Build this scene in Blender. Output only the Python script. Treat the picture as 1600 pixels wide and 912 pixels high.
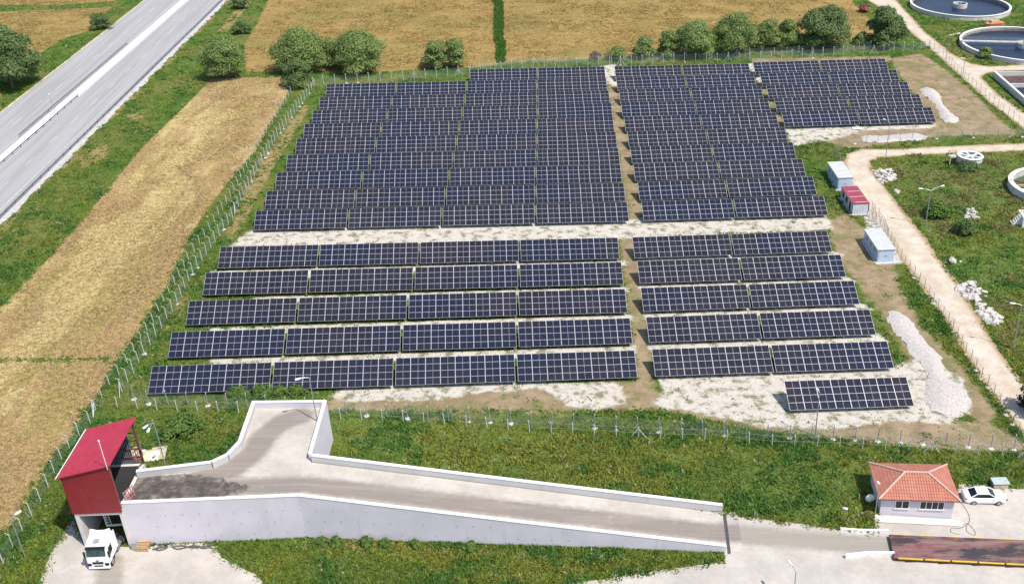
import bpy, bmesh, math, random
import numpy as np
from mathutils import Vector, Matrix, noise as mnoise
from mathutils.geometry import delaunay_2d_cdt
random.seed(7); rng = np.random.default_rng(7)
for o in list(bpy.data.objects): bpy.data.objects.remove(o)
scn = bpy.context.scene
R = math.radians
# ------------------------------------------------------------------ camera (a drone looking down at the plant)
PIT, ROL, CH, FPX = R(29.622), R(-.984), 84.126, 1628.0
def cdir(dx, dy, f):
    cr, sr = math.cos(ROL), math.sin(ROL)
    xc, yc = cr*dx + sr*dy, -sr*dx + cr*dy
    c, s = math.cos(PIT), math.sin(PIT)
    return Vector((xc, f*c - yc*s, -f*s - yc*c))
cam = bpy.data.objects.new('camera', bpy.data.cameras.new('camera'))
scn.collection.objects.link(cam); scn.camera = cam
X_, Y_, Z_ = cdir(1, 0, 0), -cdir(0, 1, 0), -cdir(0, 0, 1)
m = Matrix.Identity(4)
for i in range(3): m[i][0], m[i][1], m[i][2] = X_[i], Y_[i], Z_[i]
m[2][3] = CH
cam.matrix_world = m
cam.data.sensor_width = 36; cam.data.lens = 36*FPX/1600
cam.data.clip_start = .5; cam.data.clip_end = 3000
# ------------------------------------------------------------------ light
SUN_EL, SUN_AZ = 60, -42           # azimuth counter-clockwise from +X
w = bpy.data.worlds.new('World'); scn.world = w; w.use_nodes = True
wn = w.node_tree; wn.nodes.clear()
sky = wn.nodes.new('ShaderNodeTexSky'); sky.sky_type = 'NISHITA'; sky.sun_disc = False
sky.sun_elevation = R(SUN_EL); sky.sun_rotation = R(90 - SUN_AZ)
bg = wn.nodes.new('ShaderNodeBackground'); bg.inputs[1].default_value = .15
wo = wn.nodes.new('ShaderNodeOutputWorld')
wn.links.new(sky.outputs[0], bg.inputs[0]); wn.links.new(bg.outputs[0], wo.inputs[0])
sd_ = bpy.data.lights.new('sun', 'SUN'); sd_.energy = 4.2; sd_.angle = R(.53); sd_.color = (1, .95, .87)
sun = bpy.data.objects.new('sun', sd_); scn.collection.objects.link(sun)
sv = Vector((math.cos(R(SUN_EL))*math.cos(R(SUN_AZ)), math.cos(R(SUN_EL))*math.sin(R(SUN_AZ)), math.sin(R(SUN_EL))))
sun.rotation_euler = sv.to_track_quat('Z', 'Y').to_euler(); sun.location = sv*300
scn.view_settings.view_transform = 'Standard'; scn.view_settings.look = 'None'
scn.view_settings.exposure = .36; scn.view_settings.gamma = 1
scn.render.engine = 'CYCLES'
# ------------------------------------------------------------------ helpers
COL = scn.collection
UP = Vector((-.04433, .01229, .99894))
def at(px, py, z=0.0):
    d = cdir(px-800, py-456, FPX); return Vector((0, 0, CH)) + d*((z-CH)/d.z)
def hgt(B, px, py):                 # height along UP from B that reaches the pixel's ray
    d = cdir(px-800, py-456, FPX).normalized(); A = np.array([UP[:], (-d)[:]]).T
    return float(np.linalg.lstsq(A, np.array((Vector((0, 0, CH)) - B)[:]), rcond=None)[0][0])
def frame(origin, yaw=0):           # local frame: z along UP
    z = UP.copy(); x = Vector((math.cos(yaw), math.sin(yaw), 0)); x = (x - z*x.dot(z)).normalized(); y = z.cross(x)
    M = Matrix.Identity(4)
    for i in range(3): M[i][0], M[i][1], M[i][2], M[i][3] = x[i], y[i], z[i], origin[i]
    return M
def thing(name, label, cat, M=None, group=None):
    o = bpy.data.objects.new(name, None); COL.objects.link(o); o.empty_display_size = .5
    if M is not None: o.matrix_world = M if isinstance(M, Matrix) else Matrix.Translation(M)
    o['label'] = label; o['category'] = cat
    if group: o['group'] = group
    return o
def tag(o, label, cat, group=None, kind=None):
    o['label'] = label; o['category'] = cat
    if group: o['group'] = group
    if kind: o['kind'] = kind
    return o
class MB:
    def __init__(s): s.v = []; s.f = []; s.m = []
    def add(s, vs, fs, mi=0):
        b = len(s.v); s.v += [tuple(v) for v in vs]; s.f += [tuple(b+i for i in f) for f in fs]; s.m += [mi]*len(fs)
    def box(s, x0, x1, y0, y1, z0, z1, mi=0, M=None):
        vs = [Vector((x, y, z)) for z in (z0, z1) for y in (y0, y1) for x in (x0, x1)]
        if M: vs = [M @ v for v in vs]
        s.add(vs, [(0,2,3,1),(4,5,7,6),(0,1,5,4),(2,6,7,3),(0,4,6,2),(1,3,7,5)], mi)
    def hexa(s, b, t, mi=0):        # bottom quad, top quad (same order, ccw from above)
        s.add(list(b)+list(t), [(3,2,1,0),(4,5,6,7),(0,1,5,4),(1,2,6,5),(2,3,7,6),(3,0,4,7)], mi)
    def prism(s, poly, z0, z1, mi=0):
        n = len(poly); s.add([(x, y, z0) for x, y in poly]+[(x, y, z1) for x, y in poly],
            [tuple(range(n-1, -1, -1)), tuple(range(n, 2*n))]+[(i, (i+1)%n, n+(i+1)%n, n+i) for i in range(n)], mi)
    def tube(s, path, r, n=6, mi=0):
        path = [Vector(p) for p in path]; rs = r if isinstance(r, (list, tuple)) else [r]*len(path); vs = []; fs = []
        for i, p in enumerate(path):
            d = (path[min(i+1, len(path)-1)] - path[max(i-1, 0)]).normalized()
            a = d.orthogonal().normalized() if abs(d.z) < .95 else Vector((1, 0, 0)); a = (a - d*a.dot(d)).normalized(); b = d.cross(a)
            vs += [p + (a*math.cos(2*math.pi*k/n) + b*math.sin(2*math.pi*k/n))*rs[i] for k in range(n)]
        for i in range(len(path)-1):
            fs += [(i*n+k, i*n+(k+1)%n, (i+1)*n+(k+1)%n, (i+1)*n+k) for k in range(n)]
        fs += [tuple(range(n-1, -1, -1)), tuple((len(path)-1)*n+k for k in range(n))]
        s.add(vs, fs, mi)
    def cyl(s, c, r, h, n=20, mi=0, axis='z', r2=None):
        c = Vector(c); r2 = r if r2 is None else r2
        ax = {'z': (Vector((1,0,0)), Vector((0,1,0)), Vector((0,0,1))), 'y': (Vector((1,0,0)), Vector((0,0,1)), Vector((0,-1,0))), 'x': (Vector((0,1,0)), Vector((0,0,1)), Vector((1,0,0)))}[axis]
        vs = [c + (ax[0]*math.cos(2*math.pi*k/n) + ax[1]*math.sin(2*math.pi*k/n))*q + ax[2]*z for q, z in ((r, 0), (r2, h)) for k in range(n)]
        s.add(vs, [tuple(range(n-1, -1, -1)), tuple(range(n, 2*n))]+[(k, (k+1)%n, n+(k+1)%n, n+k) for k in range(n)], mi)
    def ring(s, c, r0, r1, z0, z1, n=48, mi=0):
        vs = []; fs = []
        for k in range(n):
            a = 2*math.pi*k/n; ca, sa = math.cos(a), math.sin(a)
            vs += [(c[0]+r*ca, c[1]+r*sa, z) for r, z in ((r0, z0), (r1, z0), (r1, z1), (r0, z1))]
        for k in range(n):
            a, b = 4*k, 4*((k+1)%n); fs += [(a+i, a+(i+1)%4, b+(i+1)%4, b+i)[::-1] for i in range(4)]
        s.add(vs, fs, mi)
    def loft(s, secs, mi=0, closed=True):
        n = len(secs[0]); vs = [v for q in secs for v in q]; fs = []
        for i in range(len(secs)-1):
            fs += [(i*n+k, i*n+(k+1)%n, (i+1)*n+(k+1)%n, (i+1)*n+k) for k in range(n)]
        if closed: fs += [tuple(range(n-1, -1, -1)), tuple((len(secs)-1)*n+k for k in range(n))]
        s.add(vs, fs, mi)
    def build(s, name, mats, parent=None, bevel=0, smooth=False, seg=2):
        me = bpy.data.meshes.new(name); me.from_pydata(s.v, [], s.f)
        mats = mats if isinstance(mats, (list, tuple)) else [mats]
        for x in mats: me.materials.append(x)
        me.polygons.foreach_set('material_index', s.m)
        bm = bmesh.new(); bm.from_mesh(me); bmesh.ops.recalc_face_normals(bm, faces=bm.faces)
        if bevel: bmesh.ops.bevel(bm, geom=[e for e in bm.edges if e.calc_face_angle(0) > .6], offset=bevel, segments=seg, profile=.6, affect='EDGES')
        bm.to_mesh(me); bm.free()
        if smooth: me.polygons.foreach_set('use_smooth', [True]*len(me.polygons))
        me.update(); o = bpy.data.objects.new(name, me); COL.objects.link(o)
        if parent: o.parent = parent
        return o
def inst(src, parent, name=None, M=None):
    o = src.copy(); COL.objects.link(o); o.parent = parent
    if M is not None: o.matrix_local = M
    return o
# ------------------------------------------------------------------ materials
class NT:
    def __init__(s, name):
        s.mat = bpy.data.materials.new(name); s.mat.use_nodes = True; s.t = s.mat.node_tree; s.t.nodes.clear()
        s.out = s.n('ShaderNodeOutputMaterial'); s.b = s.n('ShaderNodeBsdfPrincipled'); s.l(s.b.outputs[0], s.out.inputs[0])
        s.tc = s.n('ShaderNodeTexCoord')
    def n(s, t, **k):
        x = s.t.nodes.new(t)
        for a, v in k.items(): setattr(x, a, v)
        return x
    def l(s, a, b): s.t.links.new(a, b)
    def put(s, sock, v):
        if hasattr(v, 'links'): s.l(v, sock)
        elif isinstance(v, (tuple, list)) and len(v) == 3 and sock.type == 'RGBA': sock.default_value = (*v, 1)
        else: sock.default_value = v
    def noise(s, scale, detail=4, rough=.6, vec=None, dist=0):
        x = s.n('ShaderNodeTexNoise'); x.inputs['Scale'].default_value = scale; x.inputs['Detail'].default_value = detail; x.inputs['Roughness'].default_value = rough; x.inputs['Distortion'].default_value = dist
        s.l(vec or s.tc.outputs['Object'], x.inputs['Vector']); return x.outputs[0]
    def scaled(s, sc, rot=0):
        x = s.n('ShaderNodeMapping'); x.inputs['Scale'].default_value = sc; x.inputs['Rotation'].default_value = (0, 0, rot); s.l(s.tc.outputs['Object'], x.inputs['Vector']); return x.outputs[0]
    def math(s, op, a, b=0.0, c=0.0):
        x = s.n('ShaderNodeMath', operation=op); s.put(x.inputs[0], a); s.put(x.inputs[1], b); s.put(x.inputs[2], c); return x.outputs[0]
    def ss(s, v, lo, hi):           # smoothstep mask
        x = s.n('ShaderNodeMapRange', interpolation_type='SMOOTHSTEP'); s.put(x.inputs[0], v); x.inputs[1].default_value = lo; x.inputs[2].default_value = hi; return x.outputs[0]
    def mix(s, f, a, b):
        x = s.n('ShaderNodeMix', data_type='RGBA'); s.put(x.inputs[0], f); s.put(x.inputs[6], a); s.put(x.inputs[7], b); return x.outputs[2]
    def mul(s, a, b):
        x = s.n('ShaderNodeMix', data_type='RGBA', blend_type='MULTIPLY'); x.inputs[0].default_value = 1; s.put(x.inputs[6], a); s.put(x.inputs[7], b); return x.outputs[2]
    def attr(s, name):
        x = s.n('ShaderNodeAttribute'); x.attribute_name = name; return x
    def bump(s, h, d=.05, st=.6):
        x = s.n('ShaderNodeBump'); x.inputs['Strength'].default_value = st; x.inputs['Distance'].default_value = d; s.l(h, x.inputs['Height']); s.l(x.outputs[0], s.b.inputs['Normal'])
    def done(s, col, rough=.8, metal=0, spec=None):
        s.put(s.b.inputs['Base Color'], col); s.put(s.b.inputs['Roughness'], rough); s.b.inputs['Metallic'].default_value = metal
        if spec is not None: s.b.inputs['Specular IOR Level'].default_value = spec
        return s.mat
def pm(name, c, var=.12, scale=2.0, rough=.7, metal=0, bump=0, c2=None, spec=None):
    t = NT(name); n1 = t.noise(scale, 5, .65)
    if c2 is None: c2 = tuple(x*(1-2*var) for x in c); c = tuple(min(1, x*(1+var)) for x in c)
    col = t.mix(t.ss(n1, .3, .7), c2, c)
    if bump: t.bump(t.noise(scale*5, 4), bump)
    return t.done(col, rough, metal, spec)
M_concrete = None
def wall_mat(name, c):
    t = NT(name); a = t.noise(.35, 5, .6); b = t.noise(1.0, 5, .65, t.scaled((1.1, 1.1, .09)))
    col = t.mix(t.ss(a, .3, .72), tuple(x*.9 for x in c), c); col = t.mix(t.math('MULTIPLY', t.ss(b, .54, .74), .45), col, tuple(x*.72 for x in c)); t.bump(t.noise(5, 4), .02, .4); return t.done(col, .85)
M_wall = wall_mat('plaster_lilac_white', (.60, .56, .605))
M_concrete = wall_mat('concrete_grey', (.50, .49, .48))
M_coping = pm('coping_white', (.74, .73, .71), .05, 3, .7)
M_portal = pm('concrete_portal', (.62, .57, .55), .06, .8, .8)
M_post = pm('fence_post_pale', (.52, .53, .51), .1, 4, .8)
M_postd = pm('fence_post_grey', (.30, .31, .33), .1, 4, .8)
M_foot = pm('footing_white', (.50, .50, .49), .2, 5, .9)
M_steel = pm('galvanised_steel', (.42, .44, .46), .1, 5, .45, .6)
M_lampw = pm('lamp_white', (.78, .79, .78), .04, 5, .4)
M_dark = pm('dark_rubber', (.025, .025, .027), .2, 6, .7)
M_black = pm('black_plastic', (.012, .012, .014), .2, 6, .4)
M_white = pm('white_paint', (.82, .83, .84), .03, 2, .3)
M_whitecar = pm('car_white_paint', (.86, .87, .88), .015, 1, .15, spec=.6)
M_glass = pm('tinted_glass', (.008, .010, .014), .2, 2, .12)
M_glassg = pm('windscreen_glass', (.05, .09, .09), .3, 1.5, .08)
M_chrome = pm('wheel_alloy', (.45, .46, .47), .1, 5, .35, .7)
M_red_l = pm('tail_light_red', (.35, .01, .02), .1, 5, .3)
M_brown = pm('brown_steel', (.16, .07, .055), .1, 3, .6)
M_bark = pm('bark', (.12, .09, .065), .2, 5, .9)
M_wood = pm('pallet_wood', (.45, .30, .16), .15, 4, .8)
M_yellow = pm('kerb_yellow', (.72, .48, .03), .12, 3, .6)
M_orange = pm('orange_paint', (.62, .22, .08), .15, 3, .6)
M_water = None
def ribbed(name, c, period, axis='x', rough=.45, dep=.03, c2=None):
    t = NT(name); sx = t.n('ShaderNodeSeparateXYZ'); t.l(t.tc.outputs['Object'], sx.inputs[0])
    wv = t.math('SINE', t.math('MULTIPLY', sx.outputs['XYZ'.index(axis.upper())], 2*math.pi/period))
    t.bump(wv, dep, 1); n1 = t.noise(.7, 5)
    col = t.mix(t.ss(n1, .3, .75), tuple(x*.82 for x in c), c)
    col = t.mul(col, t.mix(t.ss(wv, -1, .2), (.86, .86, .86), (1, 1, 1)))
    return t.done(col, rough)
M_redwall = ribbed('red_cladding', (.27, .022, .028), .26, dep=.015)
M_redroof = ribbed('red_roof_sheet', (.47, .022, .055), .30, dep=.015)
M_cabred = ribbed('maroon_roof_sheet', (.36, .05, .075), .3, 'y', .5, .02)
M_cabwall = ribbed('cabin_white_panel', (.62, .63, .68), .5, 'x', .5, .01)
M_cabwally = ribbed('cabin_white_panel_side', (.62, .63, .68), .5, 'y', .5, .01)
M_kiosk = pm('kiosk_blue_grey', (.46, .55, .66), .05, 1.5, .55)
M_kioskroof = pm('kiosk_roof_pale', (.50, .50, .48), .05, 1, .7)
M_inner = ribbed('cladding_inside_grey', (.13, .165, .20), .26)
# panel glass: dark blue cells, fine grid in the glass
def panel_mat():
    t = NT('solar_cells'); sx = t.n('ShaderNodeSeparateXYZ'); t.l(t.tc.outputs['Object'], sx.inputs[0])
    def line(s, p, wd): return t.ss(t.math('ABSOLUTE', t.math('SUBTRACT', t.math('FRACT', t.math('ADD', t.math('DIVIDE', s, p), 100.0)), .5)), .5-wd, .5-wd*.4)
    g = t.math('MAXIMUM', line(sx.outputs[0], .0865, .035), line(sx.outputs[1], .173, .02))
    oi = t.n('ShaderNodeObjectInfo'); base = t.mix(oi.outputs['Random'], (.016, .0145, .024), (.025, .022, .034))
    base = t.mix(t.ss(t.noise(.05, 2, .5, t.n('ShaderNodeNewGeometry').outputs['Position']), .45, .6), base, (.013, .016, .034))
    return t.done(t.mix(t.math('MULTIPLY', g, .5), base, (.10, .105, .13)), .16, 0, .17)
M_cells = panel_mat()
M_frame = pm('aluminium_frame', (.62, .63, .64), .03, 4, .4, .15)
def mesh_mat():
    t = NT('chain_link_wire'); tr = t.n('ShaderNodeBsdfTransparent'); mx = t.n('ShaderNodeMixShader')
    t.b.inputs['Base Color'].default_value = (.40, .47, .45, 1); t.b.inputs['Roughness'].default_value = .6
    mx.inputs[0].default_value = .085; t.l(tr.outputs[0], mx.inputs[1]); t.l(t.b.outputs[0], mx.inputs[2]); t.l(mx.outputs[0], t.out.inputs[0]); return t.mat
M_mesh = mesh_mat()
def leaf_mat(name, a, b, c):
    t = NT(name); at_ = t.attr('Col')
    n1 = t.noise(.9, 3); col = t.mix(t.ss(n1, .35, .65), a, b); col = t.mix(at_.outputs['Fac'], col, c)
    t.b.inputs['Subsurface Weight'].default_value = 0
    tr = t.n('ShaderNodeBsdfTranslucent'); t.put(tr.inputs[0], col); mx = t.n('ShaderNodeMixShader'); mx.inputs[0].default_value = .35
    t.put(t.b.inputs['Base Color'], col); t.b.inputs['Roughness'].default_value = .65; t.b.inputs['Specular IOR Level'].default_value = .25
    t.l(t.b.outputs[0], mx.inputs[1]); t.l(tr.outputs[0], mx.inputs[2]); t.l(mx.outputs[0], t.out.inputs[0]); return t.mat
M_leaf = leaf_mat('leaves_grey_green', (.14, .215, .055), (.20, .275, .080), (.31, .38, .14))
M_leafd = leaf_mat('leaves_dark', (.085, .145, .045), (.13, .195, .062), (.22, .285, .11))
M_leafb = leaf_mat('leaves_bright', (.085, .17, .032), (.115, .21, .042), (.18, .26, .07))
def tuft_mat():
    t = NT('grass_blades'); a = t.attr('Col'); n1 = t.noise(1.2, 3)
    col = t.mul(a.outputs['Color'], t.mix(t.ss(n1, .3, .7), (.75, .75, .75), (1.15, 1.15, 1.1)))
    t.put(t.b.inputs['Base Color'], col); t.b.inputs['Roughness'].default_value = .8; t.b.inputs['Specular IOR Level'].default_value = .15
    tr = t.n('ShaderNodeBsdfTranslucent'); t.put(tr.inputs[0], col); mx = t.n('ShaderNodeMixShader'); mx.inputs[0].default_value = .35
    t.l(t.b.outputs[0], mx.inputs[1]); t.l(tr.outputs[0], mx.inputs[2]); t.l(mx.outputs[0], t.out.inputs[0]); return t.mat
M_tuft = tuft_mat()
# ------------------------------------------------------------------ ground zones (outlines measured on the ground)
def hx(e, y): return -95.9 + .0244*(y-216) + e
def gp(ps): return np.array([at(x, y)[:2] for x, y in ps])
Z = {}
Z['wheat'] = [gp([(330,124),(300,156),(225,228),(115,362),(28,456),(0,482),(-120,600),(-200,912),(-60,900),(0,836),(15,819),(40,786),(57,753),(82,718),(110,686),(127,650),(150,618),(172,578),(205,533),(251,460),(262,445),(295,370),(330,318),(362,277),(400,235),(425,190),(452,140),(452,122),(400,121)])]
Z['crop'] = [gp([(418,-30),(420,0),(398,45),(381,70),(385,112),(440,112),(520,112),(610,112),(660,108),(740,106),(800,98),(930,93),(1040,84),(1200,72),(1340,62),(1368,60),(1358,30),(1336,8),(1310,-30)]),
             gp([(-60,22),(60,16),(175,12),(165,20),(150,45),(95,62),(60,85),(50,95),(0,90),(-60,100)]), gp([(-100,8),(90,8),(180,2),(200,-5),(200,-30),(-100,-30)]), gp([(-30,146),(10,143),(0,152),(-30,170)])]
Z['soil'] = [gp([(946,106),(960,106),(985,232),(1003,318),(1008,372),(1015,480),(1022,600),(996,600),(985,500),(968,380),(982,330),(955,180)]),
             gp([(500,640),(700,640),(900,640),(1030,640),(1200,672),(1450,700),(1600,706),(1600,690),(1545,660),(1420,655),(1230,640),(1040,622),(1000,595),(800,600),(700,602),(620,615),(520,618)]),
             gp([(1290,345),(1320,335),(1352,360),(1398,415),(1405,450),(1440,510),(1500,570),(1560,650),(1540,665),(1440,600),(1385,500),(1330,430),(1305,395)]),
             gp([(1390,92),(1440,84),(1475,108),(1520,145),(1560,185),(1590,210),(1480,212),(1330,232),(1230,205),(1460,194)]),
             gp([(1176,92),(1390,88),(1395,96),(1176,102)]),
             gp([(1172,102),(1178,102),(1228,200),(1218,200)]),]
Z['grav'] = [gp([(360,384),(390,362),(700,352),(985,346),(1000,342),(1290,338),(1300,357),(985,372),(700,378),(500,382)]),
             gp([(520,618),(540,606),(700,602),(830,598),(965,600),(975,628),(930,640),(890,632),(850,605),(740,612),(690,622),(540,625)]),
             gp([(1030,590),(1230,580),(1400,575),(1440,560),(1500,590),(1515,640),(1480,660),(1400,655),(1300,668),(1200,665),(1080,640),(1022,632),(1040,610)]),
             gp([(1228,200),(1330,197),(1462,193),(1452,200),(1345,203),(1310,215),(1240,228)]),
             gp([(330,424),(800,410),(975,408),(975,413),(800,420),(480,432),(330,432)]), gp([(400,466),(975,449),(980,454),(780,462),(560,470),(400,472)]),
             gp([(330,514),(760,500),(985,492),(985,500),(780,508),(560,514),(330,522)]), gp([(330,561),(620,553),(990,541),(990,551),(780,560),(560,564),(330,569)]),
             gp([(1000,403),(1300,392),(1318,398),(1000,410)]), gp([(1000,446),(1322,432),(1335,440),(1000,453)]), gp([(1008,490),(1345,475),(1360,484),(1008,498)]), gp([(1015,537),(1370,522),(1386,534),(1018,548)]),
             gp([(940,104),(960,100),(966,135),(950,130)]), gp([(1168,100),(1178,100),(1196,125),(1186,128)]), gp([(980,345),(1005,343),(1004,358),(984,358)]), gp([(1352,340),(1366,338),(1400,372),(1408,410),(1395,412),(1375,360),(1360,360)])]
Z['wild'] = [gp([(1370,240),(1480,240),(1620,232),(1700,700),(1600,600),(1500,420),(1400,310),(1355,270)]), gp([(500,648),(700,662),(1000,690),(1200,705),(1375,722),(1365,830),(1130,808),(1127,790),(520,716),(518,690)]), gp([(345,870),(560,860),(900,870),(1000,880),(880,905),(420,912)])]
GX0, GX1, GY0, GY1, GS = -200, 200, 66, 410, .6
gx = np.arange(GX0, GX1+.01, GS); gy = np.arange(GY0, GY1+.01, GS); NX, NY = len(gx), len(gy)
PX, PY = np.meshgrid(gx, gy); PXY = np.stack([PX.ravel(), PY.ravel()], 1)
def sdist(poly, pts, lim=6.0):      # + inside, clamped
    out = np.full(len(pts), -lim); lo, hi = poly.min(0)-lim, poly.max(0)+lim
    k = np.where((pts >= lo).all(1) & (pts <= hi).all(1))[0]
    if not len(k): return out
    p = pts[k]; d = np.full(len(k), 1e9); ins = np.zeros(len(k), bool); n = len(poly)
    for i in range(n):
        a, b = poly[i], poly[(i+1) % n]; e = b-a; t = np.clip(((p-a) @ e)/max(e @ e, 1e-9), 0, 1)
        d = np.minimum(d, np.hypot(*(p - a - t[:, None]*e).T))
        c = (a[1] > p[:, 1]) != (b[1] > p[:, 1])
        ins ^= c & (p[:, 0] < (b[0]-a[0])*(p[:, 1]-a[1])/(b[1]-a[1]+1e-12)+a[0])
    out[k] = np.clip(np.where(ins, d, -d), -lim, lim); return out
def polyd_(path, vv):
    d = np.full(len(vv), 1e9)
    for a, b in zip(path[:-1], path[1:]):
        e = b-a; t = np.clip(((vv-a) @ e)/(e @ e), 0, 1); d = np.minimum(d, np.hypot(*(vv-a-t[:, None]*e).T))
    return d
SD = {k: np.max([sdist(p, PXY) for p in v], 0) for k, v in Z.items()}
def vnoise(x, y, sc, seed=0):       # cheap smooth value noise
    x, y = x/sc, y/sc; xi, yi = np.floor(x).astype(int), np.floor(y).astype(int); fx, fy = x-xi, y-yi
    h = lambda i, j: ((np.sin(i*127.1 + j*311.7 + seed*74.7)*43758.5453) % 1.0)
    fx, fy = fx*fx*(3-2*fx), fy*fy*(3-2*fy)
    return (h(xi, yi)*(1-fx)+h(xi+1, yi)*fx)*(1-fy) + (h(xi, yi+1)*(1-fx)+h(xi+1, yi+1)*fx)*fy
def fbm(x, y, sc, seed=0): return (vnoise(x, y, sc, seed)*.5 + vnoise(x, y, sc/2.1, seed+3)*.3 + vnoise(x, y, sc/4.3, seed+7)*.2)
def npmesh(name, V, F, mat, attrs=None, smooth=False, col=None):
    me = bpy.data.meshes.new(name); nf, k = F.shape
    me.vertices.add(len(V)); me.vertices.foreach_set('co', V.astype(np.float32).ravel())
    me.loops.add(nf*k); me.loops.foreach_set('vertex_index', F.astype(np.int32).ravel())
    me.polygons.add(nf); me.polygons.foreach_set('loop_start', np.arange(0, nf*k, k, dtype=np.int32))
    if smooth: me.polygons.foreach_set('use_smooth', np.ones(nf, bool))
    for a, v in (attrs or {}).items(): me.attributes.new(a, 'FLOAT', 'POINT').data.foreach_set('value', v.astype(np.float32))
    if col is not None: me.attributes.new('Col', 'FLOAT_COLOR', 'POINT').data.foreach_set('color', np.concatenate([col, np.ones((len(col), 1))], 1).astype(np.float32).ravel())
    me.materials.append(mat); me.update(calc_edges=True); me.validate()
    o = bpy.data.objects.new(name, me); COL.objects.link(o); return o
solid0 = [gp([(-20,1010),(100,832),(113,800),(206,735),(480,715),(520,715),(1127,800),(1200,812),(1310,828),(1366,829),(1364,800),(1495,750),(1700,766),(1700,1010)]), np.array([(-125, 130), (-119, 130), (-115, 430), (-125, 430)])]
SOL0 = None
WANG = 0.0
def ground_mat():
    t = NT('ground_mix'); P = t.tc.outputs['Object']
    nf = t.noise(2.2, 4, .7); nm = t.noise(.35, 5, .6); nl = t.noise(.06, 4, .55); nx = t.noise(6, 3, .7)
    jit = t.math('MULTIPLY', t.math('SUBTRACT', t.noise(.7, 5, .7), .5), 4.5)
    def mask(a, s=1.0, off=0.0, wd=.35): return t.ss(t.math('ADD', t.math('MULTIPLY', jit, s), t.math('ADD', t.attr(a).outputs['Fac'], off)), -wd, wd)
    grass = t.mix(t.ss(nm, .35, .65), (.060, .115, .020), (.110, .160, .032))
    grass = t.mix(t.ss(nl, .45, .62), grass, (.150, .155, .042))
    wild = t.mix(t.ss(t.noise(.22, 5, .65), .38, .62), (.085, .15, .030), (.14, .18, .045)); wild = t.mix(t.ss(t.noise(.13, 4, .6), .60, .75), wild, (.26, .235, .085))
    col = t.mix(mask('wild', 1.2), grass, wild)
    dry = t.mix(nm, (.24, .17, .07), (.34, .26, .12))
    col = t.mix(mask('dry', 1.0), col, dry)
    soil = t.mix(t.ss(nm, .3, .7), (.25, .175, .105), (.36, .27, .17)); soil = t.mix(t.ss(nl, .5, .65), soil, (.24, .19, .10)); soil = t.mix(t.math('MULTIPLY', t.ss(t.noise(.28, 6, .75), .49, .61), .65), soil, (.13, .155, .045))
    col = t.mix(mask('soil', .85, 0, .7), col, soil)
    grav = t.mix(t.ss(nf, .3, .7), (.48, .43, .365), (.63, .57, .50)); grav = t.mix(t.ss(nm, .55, .75), grav, (.50, .40, .29))
    weeds = t.math('MULTIPLY', t.ss(t.noise(.55, 6, .78), .49, .60), .8)
    grav = t.mix(weeds, grav, (.12, .135, .045))
    col = t.mix(mask('grav', .5, .3, .35), col, grav)
    sv_ = t.scaled((.35, .06, 1), -.03); st = t.noise(1.0, 4, .6, sv_)
    wh = t.mix(t.ss(t.noise(.09, 5, .6), .35, .65), (.41, .285, .13), (.51, .385, .185)); wh = t.mix(t.ss(nf, .35, .75), (.36, .25, .11), wh); lod = t.math('ADD', t.noise(1.0, 5, .65, t.scaled((.22, .045, 1), R(WANG))), t.math('MULTIPLY', t.attr('lodge').outputs['Fac'], .16)); wh = t.mix(t.math('MULTIPLY', t.ss(lod, .50, .64), .8), wh, (.58, .46, .21)); wh = t.mix(t.math('MULTIPLY', t.ss(t.noise(1.0, 4, .6, t.scaled((1.6, .05, 1), R(WANG))), .55, .68), .45), wh, (.36, .26, .10))
    col = t.mix(mask('wheat', .2, 0, .2), col, wh)
    cr = t.mix(t.ss(t.noise(.5, 4, .6, t.scaled((.12, .6, 1))), .4, .65), (.31, .21, .072), (.365, .255, .095)); cr = t.mix(t.ss(t.noise(.03, 5, .65), .47, .66), cr, (.25, .20, .065)); cr = t.mix(t.ss(nf, .55, .8), cr, (.22, .155, .05))
    col = t.mix(mask('crop', .3, 0, .4), col, cr)
    col = t.mul(col, t.mix(t.ss(nx, .3, .7), (.78, .78, .78), (1.1, 1.1, 1.1)))
    t.bump(t.math('ADD', nf, t.math('MULTIPLY', nx, .5)), .18, .8)
    return t.done(col, .95, 0, .1)
# distance-coded dry grass: verge beside the west fence, strip below the front wall
Z['dry'] = [gp([(505,845),(700,848),(900,862),(900,870),(700,866),(500,860)]), gp([(640,648),(800,640),(900,650),(700,640)]), gp([(120,245),(170,225),(165,245),(130,262)]), gp([(195,180),(225,175),(215,190)]), gp([(400,250),(430,225),(475,165),(484,165),(455,215),(405,300),(390,335),(360,370),(350,370)]), gp([(262,520),(300,455),(322,425),(316,425),(258,500)]), gp([(380,0),(340,50),(355,50),(395,0)])]
_y = np.linspace(150, 410, 60); Z['dry'].append(np.array([(hx(1.6, y), y) for y in _y]+[(hx(2.3+1.1*math.sin(y*.31)*math.sin(y*.13), y), y) for y in _y[::-1]]))
SD['dry'] = np.max([sdist(p, PXY) for p in Z['dry']], 0)
ROADS = [gp(p) for p in ([(1340,-30),(1385,-30),(1445,50),(1518,100),(1620,100),(1620,110),(1540,116),(1534,122),(1640,200),(1640,225),(1545,160),(1452,76),(1368,8)],[(1640,222),(1540,226),(1345,233),(1318,255),(1350,322),(1402,396),(1490,521),(1575,650),(1640,730),(1640,640),(1560,545),(1470,408),(1400,315),(1362,265),(1378,247),(1500,240),(1640,235)])] + [np.array([(-126, 130), (-92, 130), (-86, 430), (-119, 430)])]
SOL0 = np.max([sdist(p, PXY) for p in solid0+ROADS], 0).reshape(NY, NX)
wa, wb_ = at(0, 700), at(400, 180); wdir = np.array([wb_.x-wa.x, wb_.y-wa.y]); wdir /= np.hypot(*wdir); WANG = math.degrees(math.atan2(wdir[1], wdir[0]))-90
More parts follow.
